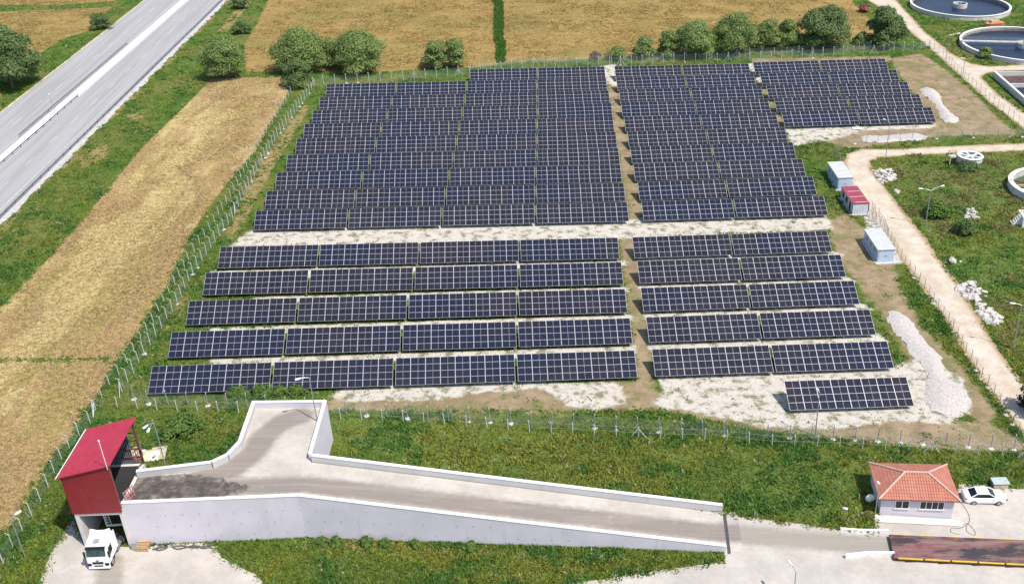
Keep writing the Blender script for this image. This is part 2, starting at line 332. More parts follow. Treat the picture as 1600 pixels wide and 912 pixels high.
wn_ = np.array([wdir[1], -wdir[0]]); la_ = at(0, 790); woff = (PXY - np.array([la_.x, la_.y])) @ wn_     # metres across the strip
l0, l1 = np.array(at(0, 640)[:2]), np.array(at(330, 190)[:2]); LODGE = np.clip(1-polyd_([l0, l1], PXY)/9, 0, 1)
crk = [np.array(at(*p)[:2]) for p in ((-40, 564), (30, 563), (100, 563), (168, 560))]; SD['wheat'] = np.minimum(SD['wheat'], polyd_(crk, PXY)-.5); CRK = polyd_(crk, PXY)
V = np.stack([PX.ravel(), PY.ravel(), (fbm(PX, PY, 7, 1)-.5).ravel()*.16*np.clip(-SD['grav']+.2, 0, 1)*np.clip(-SOL0.ravel()/2, 0, 1)], 1)
ii = np.arange((NX-1)*(NY-1)); r_, c_ = ii//(NX-1), ii % (NX-1); a0 = r_*NX+c_
ground = npmesh('ground', V, np.stack([a0, a0+1, a0+NX+1, a0+NX], 1), ground_mat(), dict({k: SD[k] for k in ('wheat', 'crop', 'soil', 'grav', 'wild', 'dry')}, lodge=LODGE), True)
ground['kind'] = 'structure'
mb = MB(); b_ = [(-900,-300),(900,-300),(900,1500),(-900,1500)]; q_ = [(GX0+.5,GY0+.5),(GX1-.5,GY0+.5),(GX1-.5,GY1-.5),(GX0+.5,GY1-.5)]
mb.add([(*p, -.12) for p in b_]+[(*p, -.12) for p in q_], [(0,1,5,4),(1,2,6,5),(2,3,7,6),(3,0,4,7)])
o = mb.build('terrain', pm('terrain_grass', (.12, .13, .04), .3, .03, .95)); o['kind'] = 'structure'
def lookup(a, x, y): return a[np.clip(((y-GY0)/GS+.5).astype(int), 0, NY-1)*NX + np.clip(((x-GX0)/GS+.5).astype(int), 0, NX-1)]
# ------------------------------------------------------------------ sheets (roads, yards)
def sheet(name, poly, z, mat, sp=1.0, jit=0.0, zf=None, attrs=None, th=0):
    poly = [Vector((p[0], p[1])) for p in poly]; P = []
    for i, a in enumerate(poly):
        b = poly[(i+1) % len(poly)]; n = max(1, int((b-a).length/sp)); nrm = Vector((-(b-a).y, (b-a).x)).normalized()
        for k in range(n):
            q = a.lerp(b, k/n); P.append(q + nrm*(random.uniform(-jit, jit) if k else 0))
    nb = len(P); E_ = [(i, (i+1) % nb) for i in range(nb)]
    arr = np.array([p[:] for p in P]); lo, hi = arr.min(0), arr.max(0)
    xs, ys = np.arange(lo[0], hi[0], sp), np.arange(lo[1], hi[1], sp); g = np.stack([q.ravel() for q in np.meshgrid(xs, ys)], 1)+.01
    g = g[sdist(arr, g) > sp*.5]
    vs, es, fs, *_ = delaunay_2d_cdt(P + [Vector(p) for p in g], E_, [], 1, 1e-4)
    vv = np.array([v[:] for v in vs]); zz = np.full(len(vv), z) if zf is None else zf(vv[:, 0], vv[:, 1])
    at_ = {k: f(vv) for k, f in (attrs or {}).items()}
    tri = np.array([f for f in fs if len(f) == 3])
    a, b, c = vv[tri[:, 0]], vv[tri[:, 1]], vv[tri[:, 2]]; flip = ((b-a)[:, 0]*(c-a)[:, 1]-(b-a)[:, 1]*(c-a)[:, 0]) < 0; tri[flip] = tri[flip][:, ::-1]
    return npmesh(name, np.column_stack([vv, zz]), tri, mat, at_)
def polyd(path, vv):                # distance to a polyline
    d = np.full(len(vv), 1e9)
    for a, b in zip(path[:-1], path[1:]):
        e = b-a; t = np.clip(((vv-a) @ e)/(e @ e), 0, 1); d = np.minimum(d, np.hypot(*(vv-a-t[:, None]*e).T))
    return d
def dirt_mat():
    t = NT('pale_dirt_road'); nm = t.noise(.3, 6, .65); nf = t.noise(3, 4, .7)
    col = t.mix(t.ss(nm, .35, .68), (.47, .385, .29), (.60, .515, .42)); col = t.mul(col, t.mix(t.ss(nf, .3, .7), (.86, .86, .86), (1.05, 1.05, 1.05)))
    col = t.mix(t.ss(t.attr('edge').outputs['Fac'], 1.2, .1), col, (.36, .25, .15))
    t.bump(nf, .05, .6); return t.done(col, .95, 0, .1)
M_dirt = dirt_mat()
ed = lambda poly: {'edge': lambda vv: sdist(np.array([p[:2] for p in poly]), vv)}
r1 = gp([(1340,-30),(1385,-30),(1400,0),(1445,50),(1490,86),(1518,100),(1545,104),(1620,100),(1620,110),(1556,112),(1540,116),(1534,122),(1560,148),(1600,176),(1640,200),(1640,225),(1600,203),(1545,160),(1498,117),(1452,76),(1408,38),(1368,8),(1353,0)])
o = sheet('dirt_road', r1, .03, M_dirt, 1.2, .25, None, ed(r1)); o['kind'] = 'structure'
r2 = gp([(1640,222),(1600,224),(1540,226),(1450,230),(1400,233),(1345,233),(1322,240),(1318,255),(1328,285),(1350,322),(1362,345),(1390,372),(1402,396),(1422,424),(1450,462),(1490,521),(1520,573),(1548,615),(1575,650),(1610,695),(1640,730),(1640,640),(1598,596),(1560,545),(1520,482),(1500,447),(1470,408),(1445,370),(1425,347),(1400,315),(1380,287),(1362,265),(1362,252),(1378,247),(1420,243),(1500,240),(1600,236),(1640,235)])
o = sheet('dirt_track', r2, .03, M_dirt, 1.0, .25, None, ed(r2)); o['kind'] = 'structure'
# highway: two carriageways with a pale median, running away at x = hx(y)
def asphalt():
    t = NT('faded_asphalt'); st = t.noise(1.0, 4, .6, t.scaled((.9, .02, 1), -.0244)); nf = t.noise(1.5, 5, .7)
    col = t.mix(t.ss(st, .35, .65), (.292, .282, .278), (.348, .338, .332)); col = t.mix(t.math('MULTIPLY', t.ss(nf, .5, .8), .3), col, (.25, .245, .247)); return t.done(col, .85, 0, .2)
M_asph = asphalt(); M_med = pm('median_pale_stone', (.64, .62, .58), .07, 1, .9); M_line = pm('road_paint', (.50, .50, .48), .15, 2, .7); M_liney = pm('edge_strip_yellow', (.55, .47, .28), .2, 1, .8)
def strip(name, e0, e1, y0, y1, z, mat, kind='structure', jit=0, n=None):
    n = n or max(2, int((y1-y0)/3)); ys = np.linspace(y0, y1, n)
    V = np.concatenate([np.stack([hx(e0, ys), ys, ys*0+z], 1), np.stack([hx(e1, ys)+(rng.uniform(-jit, jit, n) if jit else 0), ys, ys*0+z], 1)]); i = np.arange(n-1)
    o = npmesh(name, V, np.stack([i, n+i, n+i+1, i+1], 1), mat); o['kind'] = kind; return o
hwy = strip('highway', -26.1, 0.3, 140, 420, .05, M_asph)
strip('median', -14.2, -11.6, 140, 420, .058, M_med); strip('road_shoulder', .3, 1.7, 140, 420, .06, pm('shoulder_stone', (.47, .45, .42), .12, 1.2, .9), jit=.5, n=180)
strip('road_edge_strip', -26.5, -26.0, 140, 420, .055, M_liney)
mb = MB()
def paint(e0, e1, y0, y1): mb.add([(hx(e0, y0), y0, .062), (hx(e1, y0), y0, .062), (hx(e1, y1), y1, .062), (hx(e0, y1), y1, .062)], [(0,1,2,3)])
for e in (-24.0, -15.0, -11.2, -1.75): 
    for y in range(140, 420, 20): paint(e-.09, e+.09, y, y+20)
for e in (-19.6, -6.2):
    y = 143.
    while y < 420: paint(e-.09, e+.09, y, y+4.5); y += 12.5
o = mb.build('road_markings', M_line); o['kind'] = 'structure'
# concrete yard with tyre-darkened lane
def yard_mat(base, dk):
    t = NT('concrete_yard'); nm = t.noise(.18, 6, .6); nf = t.noise(1.3, 5, .7); st = t.noise(1, 4, .6, t.scaled((.06, 1.2, 1), .08))
    col = t.mix(t.ss(nm, .35, .68), tuple(x*.80 for x in base), base); col = t.mul(col, t.mix(t.ss(nf, .3, .75), (.9, .9, .9), (1.03, 1.03, 1.03)))
    ln = t.math('ADD', t.attr('lane').outputs['Fac'], t.math('MULTIPLY', t.math('SUBTRACT', nf, .5), .9))
    k = t.math('MULTIPLY', t.ss(ln, 2.1, .9), t.math('ADD', .45, t.math('MULTIPLY', st, 1.0)))
    col = t.mix(k, col, dk)
    wt = t.ss(t.math('ADD', t.attr('wet').outputs['Fac'], t.math('MULTIPLY', t.math('SUBTRACT', nf, .5), 2.6)), -.2, .25); col = t.mix(t.math('MULTIPLY', wt, t.math('ADD', .45, t.math('MULTIPLY', t.ss(t.noise(.9, 5, .75), .3, .6), .5))), col, (.062, .052, .046))
    col = t.mix(t.math('MULTIPLY', t.ss(t.noise(.4, 5, .7), .56, .72), .5), col, (.40, .33, .27))
    t.bump(nf, .02, .4); return t.done(col, .85, 0, .2)
M_yard = yard_mat((.51, .462, .408), (.29, .26, .215))
Y1 = gp([(1127,800),(1136,803),(1200,812),(1260,819),(1310,828),(1366,829),(1364,806),(1490,790),(1498,756),(1530,757),(1570,763),(1640,766),(1680,1010),(830,1010),(860,930),(886,912),(950,903),(1035,890),(1132,877)])
lane = gp([(1120,832),(1240,842),(1330,850),(1400,853),(1640,862)])
AT = lambda ln, wet: {'lane': lambda vv: np.minimum(polyd(ln, vv), 6), 'wet': lambda vv: np.max([sdist(p, vv) for p in wet], 0) if wet else np.full(len(vv), -6.)}
o = sheet('concrete_yard', Y1, .035, M_yard, .7, .1, None, AT(lane, [])); o['kind'] = 'structure'
Y2 = gp([(20,1010),(40,960),(62,905),(78,868),(100,832),(113,806),(131,850),(206,854),(240,850),(329,849),(334,848),(346,871),(398,896),(428,920),(470,1010)])
o = sheet('concrete_forecourt', Y2, .035, M_yard, .7, .15, None, AT(gp([(150,1010),(170,912),(172,880)]), [])); o['kind'] = 'structure'
o = sheet('house_pavement', gp([(1366,803),(1376,806),(1488,812),(1504,815),(1503,823),(1450,820),(1367,816)]), .12, pm('paving_cream', (.64, .58, .52), .05, 1, .85), .8); o['kind'] = 'structure'
o = sheet('mud_patch', gp([(203,749),(205,735),(215,733)]), .02, M_dirt, .5, 0, None, ed(gp([(203,749),(205,735),(215,733)]))); o['kind'] = 'structure'
# ------------------------------------------------------------------ ramp with retaining walls
def sh(x, y, z): return Vector((x + z*UP.x/UP.z, y + z*UP.y/UP.z, z))
def dz(x): return np.clip(5.4*(1-(np.asarray(x)+24.3)/47.7), .06, 5.4)
ramp = thing('loading_ramp', 'long concrete truck ramp with white coping climbing to the red shed', 'ramp', Vector((-10, 92, 0)))
OFF = Vector((-10, 92, 0))
front = [(-44.15, 90.45), (-24.3, 91.2), (-.3, 89.4), (23.7, 87.65)]
rear = [(-24.0, 98.3), (0, 96.4), (24.5, 94.35)]
bay = [(-44.1, 96.15), (-35.7, 97.6), (-34.2, 98.9), (-33.3, 101.3), (-33.3, 109.6), (-23.8, 109.6), (-24.0, 98.3)]
dp = [(-44.1, 90.6), (-24.3, 91.3), (-.3, 89.5), (23.7, 87.75), (25.6, 87.6), (26.2, 94.2), (24.5, 94.3), (0, 96.3), (-24.1, 98.2), (-23.9, 109.5), (-33.2, 109.5), (-33.2, 101.3), (-34.1, 99.0), (-35.7, 97.5), (-44.1, 96.1)]
lane2 = np.array([(-42, 93.4), (-24, 94.2), (0, 92.4), (27, 90.6)]); lane3 = np.array([[v.x+.24, v.y] for v in (at(*p, 5.4) for p in ((470,650),(440,660),(415,680),(395,708),(365,732),(310,748)))])
def deckz(x, y): return dz(x)
M_deck = yard_mat((.52, .47, .412), (.235, .20, .172))
wetp = [np.array([[v.x+.24, v.y] for v in (at(*p, 5.4) for p in ((192,754),(215,744),(250,742),(300,742),(340,746),(355,752),(386,758),(384,768),(350,776),(300,779),(240,783),(196,784)))])]
deck = sheet('deck', [sh(x, y, 0).to_2d() for x, y in dp], 0, M_deck, .6, 0, deckz, {'lane': lambda vv: np.minimum(np.minimum(polyd(lane2, vv), polyd(lane3, vv)-.2), 6), 'wet': lambda vv: np.max([sdist(p, vv) for p in wetp], 0)})
for v in deck.data.vertices: v.co.x += v.co.z*UP.x; v.co.y += v.co.z*UP.y; v.co -= OFF
deck.parent = ramp
def wallrun(path, th, side, ztop, zbot=-.3, mat=M_wall, name='retaining_wall', cop=True):
    w_ = MB(); c_ = MB()
    for (a, b) in zip(path[:-1], path[1:]):
        a, b = Vector(a), Vector(b); n = Vector((-(b-a).y, (b-a).x)).normalized()*side; q = [a, b, b+n*th, a+n*th]
        zt = [ztop(p.x) for p in (a, b, b, a)]
        w_.hexa([sh(p.x, p.y, zbot)-OFF for p in q], [sh(p.x, p.y, z)-OFF for p, z in zip(q, zt)])
        q2 = [a-n*.05, b-n*.05, b+n*(th+.05), a+n*(th+.05)]
        c_.hexa([sh(p.x, p.y, z+.003)-OFF for p, z in zip(q2, zt)], [sh(p.x, p.y, z+.1)-OFF for p, z in zip(q2, zt)])
    o = w_.build(name, mat, ramp); 
    if cop: c_.build('coping', M_coping, ramp)
    return o
ptop = lambda x: float(dz(x)) + .85
wf = wallrun(front, .35, 1, lambda x: float(dz(x))+.75)
wr = wallrun(rear, .35, 1, ptop, mat=M_concrete)
wallrun(bay[4:6], .35, -1, ptop); wallrun([(-23.8, 109.6), (-24.0, 98.66)], .35, -1, ptop); wallrun(bay[:5], .35, -1, ptop, mat=M_concrete)
mb = MB(); mb.box(-.045, .045, -.02, .02, -.09, .06); th = mb.build('tie_hole', M_postd, ramp)
first = True
for row, z0 in enumerate((1.0, 2.6, 4.2)):
    for k in range(26):
        x = -41.5 + k*1.9 + (row % 2)*.7
        if z0 > float(dz(x)) - .2 or x > 22 or random.random() < .15: continue
        i = 0 if x < -24.3 else (1 if x < -.3 else 2); a, b = front[i], front[i+1]; y = a[1] + (b[1]-a[1])*(x-a[0])/(b[0]-a[0])
        M = Matrix.Translation(sh(x, y-.012, z0)-OFF)
        if first: th.matrix_local = M; first = False
        else: inst(th, ramp, M=M)
o = sheet('drain_grate', [at(1129,803).to_2d(), at(1134.5,803).to_2d(), at(1142,865).to_2d(), at(1137,865).to_2d()], .075, pm('grate_iron', (.08, .075, .07), .3, 8, .6), .5); tag(o, 'dark drain grating across the foot of the concrete ramp', 'drain')
# ------------------------------------------------------------------ red shed
shed = thing('transfer_shed', 'tall red metal shed over the concrete truck portal', 'shed', frame(Vector((-49.7, 90.3, 0)), R(-1)))
mb = MB(); mb.box(0, .45, 0, 8.4, -.4, 5.2); mb.box(5.1, 5.52, .05, 8.4, -.4, 5.3); mb.box(.452, 5.098, 8.0, 8.4, -.4, 5.2); mb.box(.452, 5.098, .02, .5, 4.55, 5.2); mb.build('concrete_portal', M_portal, shed, .02)
mb = MB(); ht = lambda x: 10.25 + 1.25*x/5.5
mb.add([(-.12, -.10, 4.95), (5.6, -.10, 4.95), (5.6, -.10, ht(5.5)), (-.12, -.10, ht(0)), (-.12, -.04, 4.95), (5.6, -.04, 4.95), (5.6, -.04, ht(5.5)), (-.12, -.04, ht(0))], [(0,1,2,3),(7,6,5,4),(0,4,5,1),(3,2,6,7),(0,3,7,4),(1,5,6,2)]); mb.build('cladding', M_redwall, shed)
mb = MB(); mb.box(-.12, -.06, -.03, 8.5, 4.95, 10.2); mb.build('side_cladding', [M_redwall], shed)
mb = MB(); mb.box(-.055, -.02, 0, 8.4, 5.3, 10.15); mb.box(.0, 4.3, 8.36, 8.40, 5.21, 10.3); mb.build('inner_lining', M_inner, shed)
mb = MB()
for a, b, c, d in (((.46,.52,5.15),(5.09,.52,5.15),(4.0,1.6,3.9),(1.4,1.6,3.9)),((.46,7.98,5.15),(5.09,7.98,5.15),(4.0,6.8,3.9),(1.4,6.8,3.9)),((.46,.52,5.15),(.46,7.98,5.15),(1.4,6.8,3.9),(1.4,1.6,3.9)),((5.09,.52,5.15),(5.09,7.98,5.15),(4.0,6.8,3.9),(4.0,1.6,3.9)),((1.4,1.6,3.9),(4.0,1.6,3.9),(4.0,6.8,3.9),(1.4,6.8,3.9))): mb.add([a,b,c,d],[(0,1,2,3)])
mb.build('pit_shade_plates', M_dark, shed)  # added near-black plates standing in for the deep shade inside the shed pit
for z in (6.2, 7.4, 8.6, 9.7):
    mb = MB(); mb.box(0, .12, .1, 8.3, z, z+.14); mb.box(.12, 5.4, 8.22, 8.34, z, z+.14); mb.build('girt', M_brown, shed)
mb = MB()
for x0, x1, y0, y1, a, b, c in ((-.35, 5.85, -.35, 8.75, 0, 0, 0),):
    mb.hexa([(x0, y0, ht(x0)+.02), (x1, y0, ht(x1)+.02), (x1, y1, ht(x1)+.02), (x0, y1, ht(x0)+.02)], [(x0, y0, ht(x0)+.14), (x1, y0, ht(x1)+.14), (x1, y1, ht(x1)+.14), (x0, y1, ht(x0)+.14)])
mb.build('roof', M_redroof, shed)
for y in (.05, 8.1):
    mb = MB(); mb.box(5.3, 5.55, y, y+.25, 5.31, ht(5.4)); mb.build('column', M_brown, shed)
mb = MB(); mb.tube([(-.5, -.36, ht(-.35)+.12), (-.5, 8.75, ht(-.35)+.12)], .05); mb.build('gutter', M_white, shed)
mb = MB(); mb.tube([(5.62, -.42, ht(5.5)-.2), (5.62, -.42, ht(5.5)+3.6)], .04); mb.cyl((5.62, -.42, ht(5.5)+3.6), .1, .16, 10); o = mb.build('pole', M_lampw, shed)
mb = MB(); mb.box(0, .04, 0, 1.1, .1, .18); mb.box(0, .04, 0, 1.1, .5, .58); mb.box(0, .04, 0, 1.1, .95, 1.03)
for k in range(5): mb.box(-.01, .05, .02+k*.25, .08+k*.25, 0, 1.1)
M_pink = pm('barrier_faded_red', (.50, .22, .22), .2, 3, .7)
for i, (px, py, lb) in enumerate(((196, 786, 'faded red steel barrier at the near side of the shed opening'), (211, 722, 'faded red steel barrier at the far side of the shed opening'))):
    p = at(px, py, 5.4); o = mb.build('safety_barrier', M_pink); o.matrix_world = frame(p, R(-20 if i else -25)) @ Matrix.Scale(1.4, 4); tag(o, lb, 'barrier', 'barriers at the shed opening')
# ------------------------------------------------------------------ tractor unit and its trailer inside the shed
def wheel(parent, x, y, r, wd, out):
    t = MB(); t.cyl((x, y-wd/2, r), r, -wd if False else wd, 20, 0, 'y'); 
    t = MB(); t.cyl((x, y+wd/2, r), r, wd, 22, 0, 'y'); w_ = t.build('wheel', M_dark, parent, .03)
    q = MB(); s_ = 1 if out > 0 else -1; q.cyl((x, y+(wd/2+.012 if s_ > 0 else -wd/2+.05), r), r*.62, .062, 18, 0, 'y'); q.cyl((x, y+(wd/2+.03 if s_ > 0 else -wd/2+.05), r), r*.22, .085, 12, 0, 'y'); q.build('rim', M_chrome, w_)
    return w_
tk = thing('truck_tractor', 'white truck tractor unit pulling out of the shed portal', 'truck', frame(Vector((-46.6, 87.75, 0)), R(-91)))
def rsec(x, hw, z0, z1, c=.18, tl=0): # rounded rectangle section in yz at x
    return [(x, -hw, z0), (x, hw, z0), (x, hw, z1-c*1.3), (x, hw-c*.45, z1-c*.4), (x, hw-c*1.5, z1), (x, -hw+c*1.5, z1), (x, -hw+c*.45, z1-c*.4), (x, -hw, z1-c*1.3)]
mb = MB(); mb.loft([rsec(-1.25, 1.22, 1.0, 3.5), rsec(-1.15, 1.24, .9, 3.62), rsec(.1, 1.24, .9, 3.45), rsec(.75, 1.23, .8, 3.2), rsec(1.0, 1.2, .75, 2.55, .1), rsec(1.2, 1.2, .55, 2.1, .06), rsec(1.28, 1.18, .42, 1.55, .05), rsec(1.3, 1.12, .4, 1.3, .05)]); mb.build('cab', M_whitecar, tk, .05)
mb = MB(); mb.add([(.80, -1.05, 3.03), (1.035, -1.08, 2.55), (1.235, -1.1, 2.03), (1.235, 1.1, 2.03), (1.035, 1.08, 2.55), (.80, 1.05, 3.03)], [(0,1,4,5),(1,2,3,4)]); mb.v = [(x+.035, y, z+.025) for x, y, z in mb.v]; mb.build('windscreen', M_glassg, tk)
mb = MB(); mb.loft([[(.83, -1.12, 3.04), (1.15, -1.12, 2.98), (1.15, -1.12, 3.02), (.83, -1.12, 3.12)], [(.83, 1.12, 3.04), (1.15, 1.12, 2.98), (1.15, 1.12, 3.02), (.83, 1.12, 3.12)]]); mb.build('sun_visor', M_black, tk)
mb = MB(); mb.box(1.305, 1.33, -.62, .62, 1.0, 1.32); mb.box(1.305, 1.325, -.5, .5, .62, .82); mb.build('grille', M_black, tk, .008)
mb = MB(); mb.cyl((1.29, 0, 1.47), .10, .03, 14, 0, 'x'); mb.v = [(x, y*1.9, 1.47+(z-1.47)*.8) for x, y, z in mb.v]; mb.build('badge', M_glass, tk)
mb = MB(); mb.box(1.0, 1.36, -1.2, 1.2, .32, .58); mb.build('bumper', M_white, tk, .05)
for s in (-1, 1):
    mb = MB(); mb.box(1.18, 1.33, min(s*.75, s*1.19), max(s*.75, s*1.19), .72, 1.12); mb.build('headlight', M_glass, tk, .04)
    mb = MB(); y0, y1 = sorted((s*1.245, s*1.26)); mb.add([(.85, s*1.255, 1.75), (.62, s*1.25, 2.65), (-.25, s*1.25, 2.65), (-.25, s*1.25, 1.8), (.3, s*1.255, 1.6)], [(0,1,2,3,4)]); mb.build('side_window', M_glass, tk)
    mb = MB(); mb.box(.95, 1.12, min(s*1.32, s*1.5), max(s*1.32, s*1.5), 1.75, 2.55); mb.tube([(1.0, s*1.2, 2.5), (1.03, s*1.4, 2.5)], .03); mb.build('mirror', M_black, tk, .03)
    wheel(tk, .35, s*1.05, .5, .32, s); wheel(tk, -3.2, s*1.0, .5, .55, s)
    mb = MB(); mb.box(-.35, -.1, min(s*1.0, s*1.23), max(s*1.0, s*1.23), .45, 1.3); mb.build('step', M_dark, tk, .02)
    mb = MB(); mb.cyl((-1.4, s*.95, .75), .34, -1.1, 14, 0, 'x'); mb.build('fuel_tank', M_chrome, tk)
    mb = MB(); mb.add([(-1.25, s*1.2, 1.0), (-1.75, s*1.2, 1.0), (-1.75, s*1.2, 3.3), (-1.25, s*1.22, 3.55), (-1.25, s*1.16, 1.0), (-1.75, s*1.16, 1.0), (-1.75, s*1.16, 3.3), (-1.25, s*1.18, 3.55)], [(0,1,2,3),(7,6,5,4),(0,4,5,1),(1,5,6,2),(2,6,7,3),(3,7,4,0)]); mb.build('side_fairing', M_whitecar, tk)
mb = MB(); mb.box(-.05, .55, -.34, .34, 3.36, 3.5); o = mb.build('roof_hatch', M_postd, tk, .02)
mb = MB(); mb.loft([[(-1.22, -1.15, 3.5), (-.55, -1.05, 3.55), (-1.22, -1.1, 3.95)], [(-1.22, -.4, 3.5), (-.55, -.4, 3.55), (-1.22, -.4, 3.72)], [(-1.22, .4, 3.5), (-.55, .4, 3.55), (-1.22, .4, 3.72)], [(-1.22, 1.15, 3.5), (-.55, 1.05, 3.55), (-1.22, 1.1, 3.95)]]); mb.build('roof_deflector', M_whitecar, tk)
mb = MB(); mb.box(-4.2, -1.2, -.45, -.3, .75, 1.0); mb.box(-4.2, -1.2, .3, .45, .75, 1.0); mb.build('chassis', M_dark, tk)
tr = thing('truck_trailer', 'open trailer with white front frame and ladder inside the dark portal', 'trailer', frame(Vector((-46.5, 92.7, 0)), R(-89)))
mb = MB(); mb.box(-7.0, .0, -1.2, 1.2, 1.1, 1.3); mb.box(-7, 0, -1.2, -1.12, 1.3, 3.2); mb.box(-7, 0, 1.12, 1.2, 1.3, 3.2); mb.build('body', M_postd, tr)
mb = MB(); mb.box(0, .08, -1.2, 1.2, 1.1, 3.4); mb.build('bulkhead', M_black, tr)
mb = MB(); mb.box(.085, .2, -1.2, 1.2, 3.3, 3.42); mb.box(.085, .2, -1.2, -1.08, 1.1, 3.297); mb.box(.085, .2, 1.08, 1.2, 1.1, 3.297); mb.box(.085, .2, -1.075, 1.075, 1.1, 1.35); mb.build('front_frame', M_white, tr)
mb = MB(); mb.box(.21, .26, -.95, -.89, 1.2, 3.3); mb.box(.21, .26, -.55, -.49, 1.2, 3.3)
for z in np.arange(1.4, 3.3, .35): mb.box(.215, .255, -.888, -.552, z, z+.06)
mb.build('ladder', M_white, tr)
for s in (-1, 1): wheel(tr, -5.5, s*.95, .5, .5, s)
# ------------------------------------------------------------------ house
hs = thing('gatehouse', 'small lilac house with orange tiled hip roof beside the parked car', 'house', frame(Vector((42.85, 93.45, 0)), math.atan2(-1.15, 9)))
def tile_mat():
    t = NT('clay_tiles'); sx = t.n('ShaderNodeSeparateXYZ'); t.l(t.tc.outputs['UV'], sx.inputs[0])
    fv = t.math('FRACT', t.math('DIVIDE', sx.outputs[1], .42)); fu = t.math('SINE', t.math('MULTIPLY', sx.outputs[0], 2*math.pi/.3))
    n1 = t.noise(1.0, 5, .7); n2 = t.noise(6, 2)
    col = t.mix(t.ss(n1, .3, .7), (.39, .13, .082), (.48, .19, .125)); col = t.mix(t.math('MULTIPLY', t.ss(n2, .55, .75), .35), col, (.56, .26, .17))
    col = t.mul(col, t.mix(t.ss(fv, .0, .22), (.62, .62, .62), (1, 1, 1))); col = t.mul(col, t.mix(t.ss(fu, -1, .1), (.8, .8, .8), (1, 1, 1)))
    t.bump(t.math('ADD', t.math('MULTIPLY', fv, -.6), t.math('MULTIPLY', fu, .35)), .06, 1); return t.done(col, .75)
M_tile = tile_mat()
HW, HD = 8.15, 5.9
mb = MB(); mb.box(0, HW, 0, HD, -.5, 2.75); mb.build('wall', M_wall, hs)
mb = MB(); E0, E1, E2, E3, RH, EZ = -.45, HW+.55, -.5, HD+.4, 4.15, 2.72
e = [(E0, E2, EZ), (E1, E2, EZ), (E1, E3, EZ), (E0, E3, EZ)]; rg = [(2.95, HD/2-.1, RH), (HW-2.6, HD/2-.1, RH)]
me = bpy.data.meshes.new('roof'); rv = [Vector(v) for v in e+rg]; faces = [(0,1,5,4),(1,2,5),(2,3,4,5),(3,0,4)]
me.from_pydata([tuple(v) for v in rv], [], faces); uvl = me.uv_layers.new(name='UVMap')
for p in me.polygons:
    vs = [rv[i] for i in p.vertices]; u = (vs[1]-vs[0]).normalized(); n = p.normal; v_ = n.cross(u)
    for li, vi in zip(p.loop_indices, p.vertices): q = rv[vi]-vs[0]; uvl.data[li].uv = (q.dot(u), q.dot(v_))
me.materials.append(M_tile); rf = bpy.data.objects.new('roof', me); COL.objects.link(rf); rf.parent = hs
mb = MB(); mb.box(E0+.02, E1-.02, E2+.02, E3-.02, EZ-.14, EZ-.004); mb.build('eaves', pm('eave_board_brown', (.22, .08, .06), .1, 2), hs)
M_ridge = pm('ridge_tiles_pale', (.58, .50, .44), .2, 6, .8, c2=(.50, .25, .17))
mb = MB()
for a, b in ((e[0], rg[0]), (e[3], rg[0]), (e[1], rg[1]), (e[2], rg[1]), (rg[0], rg[1])):
    a, b = Vector(a), Vector(b); n = max(2, int((b-a).length/.4))
    for k in range(n): mb.tube([a.lerp(b, k/n)+Vector((0,0,.035)), a.lerp(b, (k+.93)/n)+Vector((0,0,.05))], [.115, .135], 8)
mb.build('ridge_cap', M_ridge, rf)
M_dkglass = pm('window_glass_dark', (.03, .03, .032), .3, 2, .15)
for x0, x1, n, z0, z1 in ((1.62, 3.15, 2, 1.1, 2.15), (4.4, 7.05, 4, 1.1, 2.15)):
    mb = MB(); f_ = .07; wdt = (x1-x0)/n
    mb.box(x0-f_, x1+f_, -.05, .0, z0-f_, z0); mb.box(x0-f_, x1+f_, -.05, .0, z1, z1+f_)
    for k in range(n+1): xx = x0+k*wdt; mb.box(xx-f_/2, xx+f_/2, -.052, .0, z0+.001, z1-.001)
    wi = mb.build('window', M_white, hs)
    mb = MB(); mb.box(x0, x1, -.02, -.005, z0, z1); mb.build('pane', M_dkglass, wi)
    mb = MB(); mb.box(x0-.1, x1+.1, -.12, -.056, z0-.14, z0-.075); mb.build('sill', M_wall, wi)
mb = MB(); mb.box(3.3, 4.2, HD, HD+.05, 0, 2.1); mb.build('door', M_brown, hs)
p = Matrix.Translation(Vector((-1.0, 1.4, 0)))
dsh = thing('satellite_dish', 'pale satellite dish in the shade on the left of the gatehouse', 'satellite dish', frame(at(1360, 791), 0))
mb = MB(); mb.loft([[(.62*r*math.cos(a), .12+.25*r*r, 1.0+.62*r*math.sin(a)) for a in np.linspace(0, 2*math.pi, 18, endpoint=False)] for r in (.05, .4, .75, 1)]); mb.build('dish', M_lampw, dsh, smooth=True)
mb = MB(); mb.tube([(0, .2, 0), (0, .2, .9)], .04); mb.build('mast', M_steel, dsh)
# ------------------------------------------------------------------ car
car = thing('parked_car', 'white sedan parked on the concrete right of the gatehouse', 'car', frame((at(1521.5, 788)+at(1560, 790))*.5 + Vector((.05, .9, 0)), R(-5)))
def csec(x, hw, z0, zs, zb, c): return [(x, -hw*.9, z0), (x, hw*.9, z0), (x, hw, zs), (x, hw*.985, zb-.12), (x, hw*.9, zb), (x, hw*.5, zb+c), (x, -hw*.5, zb+c), (x, -hw*.9, zb), (x, -hw*.985, zb-.12), (x, -hw, zs)]
mb = MB(); mb.loft([csec(-2.45, .72, .42, .6, .86, .02), csec(-2.38, .84, .3, .55, 1.0, .02), csec(-2.0, .93, .24, .5, 1.06, .02), csec(-1.2, .95, .22, .5, 1.04, .02), csec(.7, .95, .22, .5, 1.0, .02), csec(1.4, .94, .22, .5, .95, .05), csec(2.0, .9, .24, .5, .84, .06), csec(2.35, .78, .28, .5, .72, .04), csec(2.48, .6, .34, .5, .62, .02)])
mb.build('body', M_whitecar, car, .025, True)
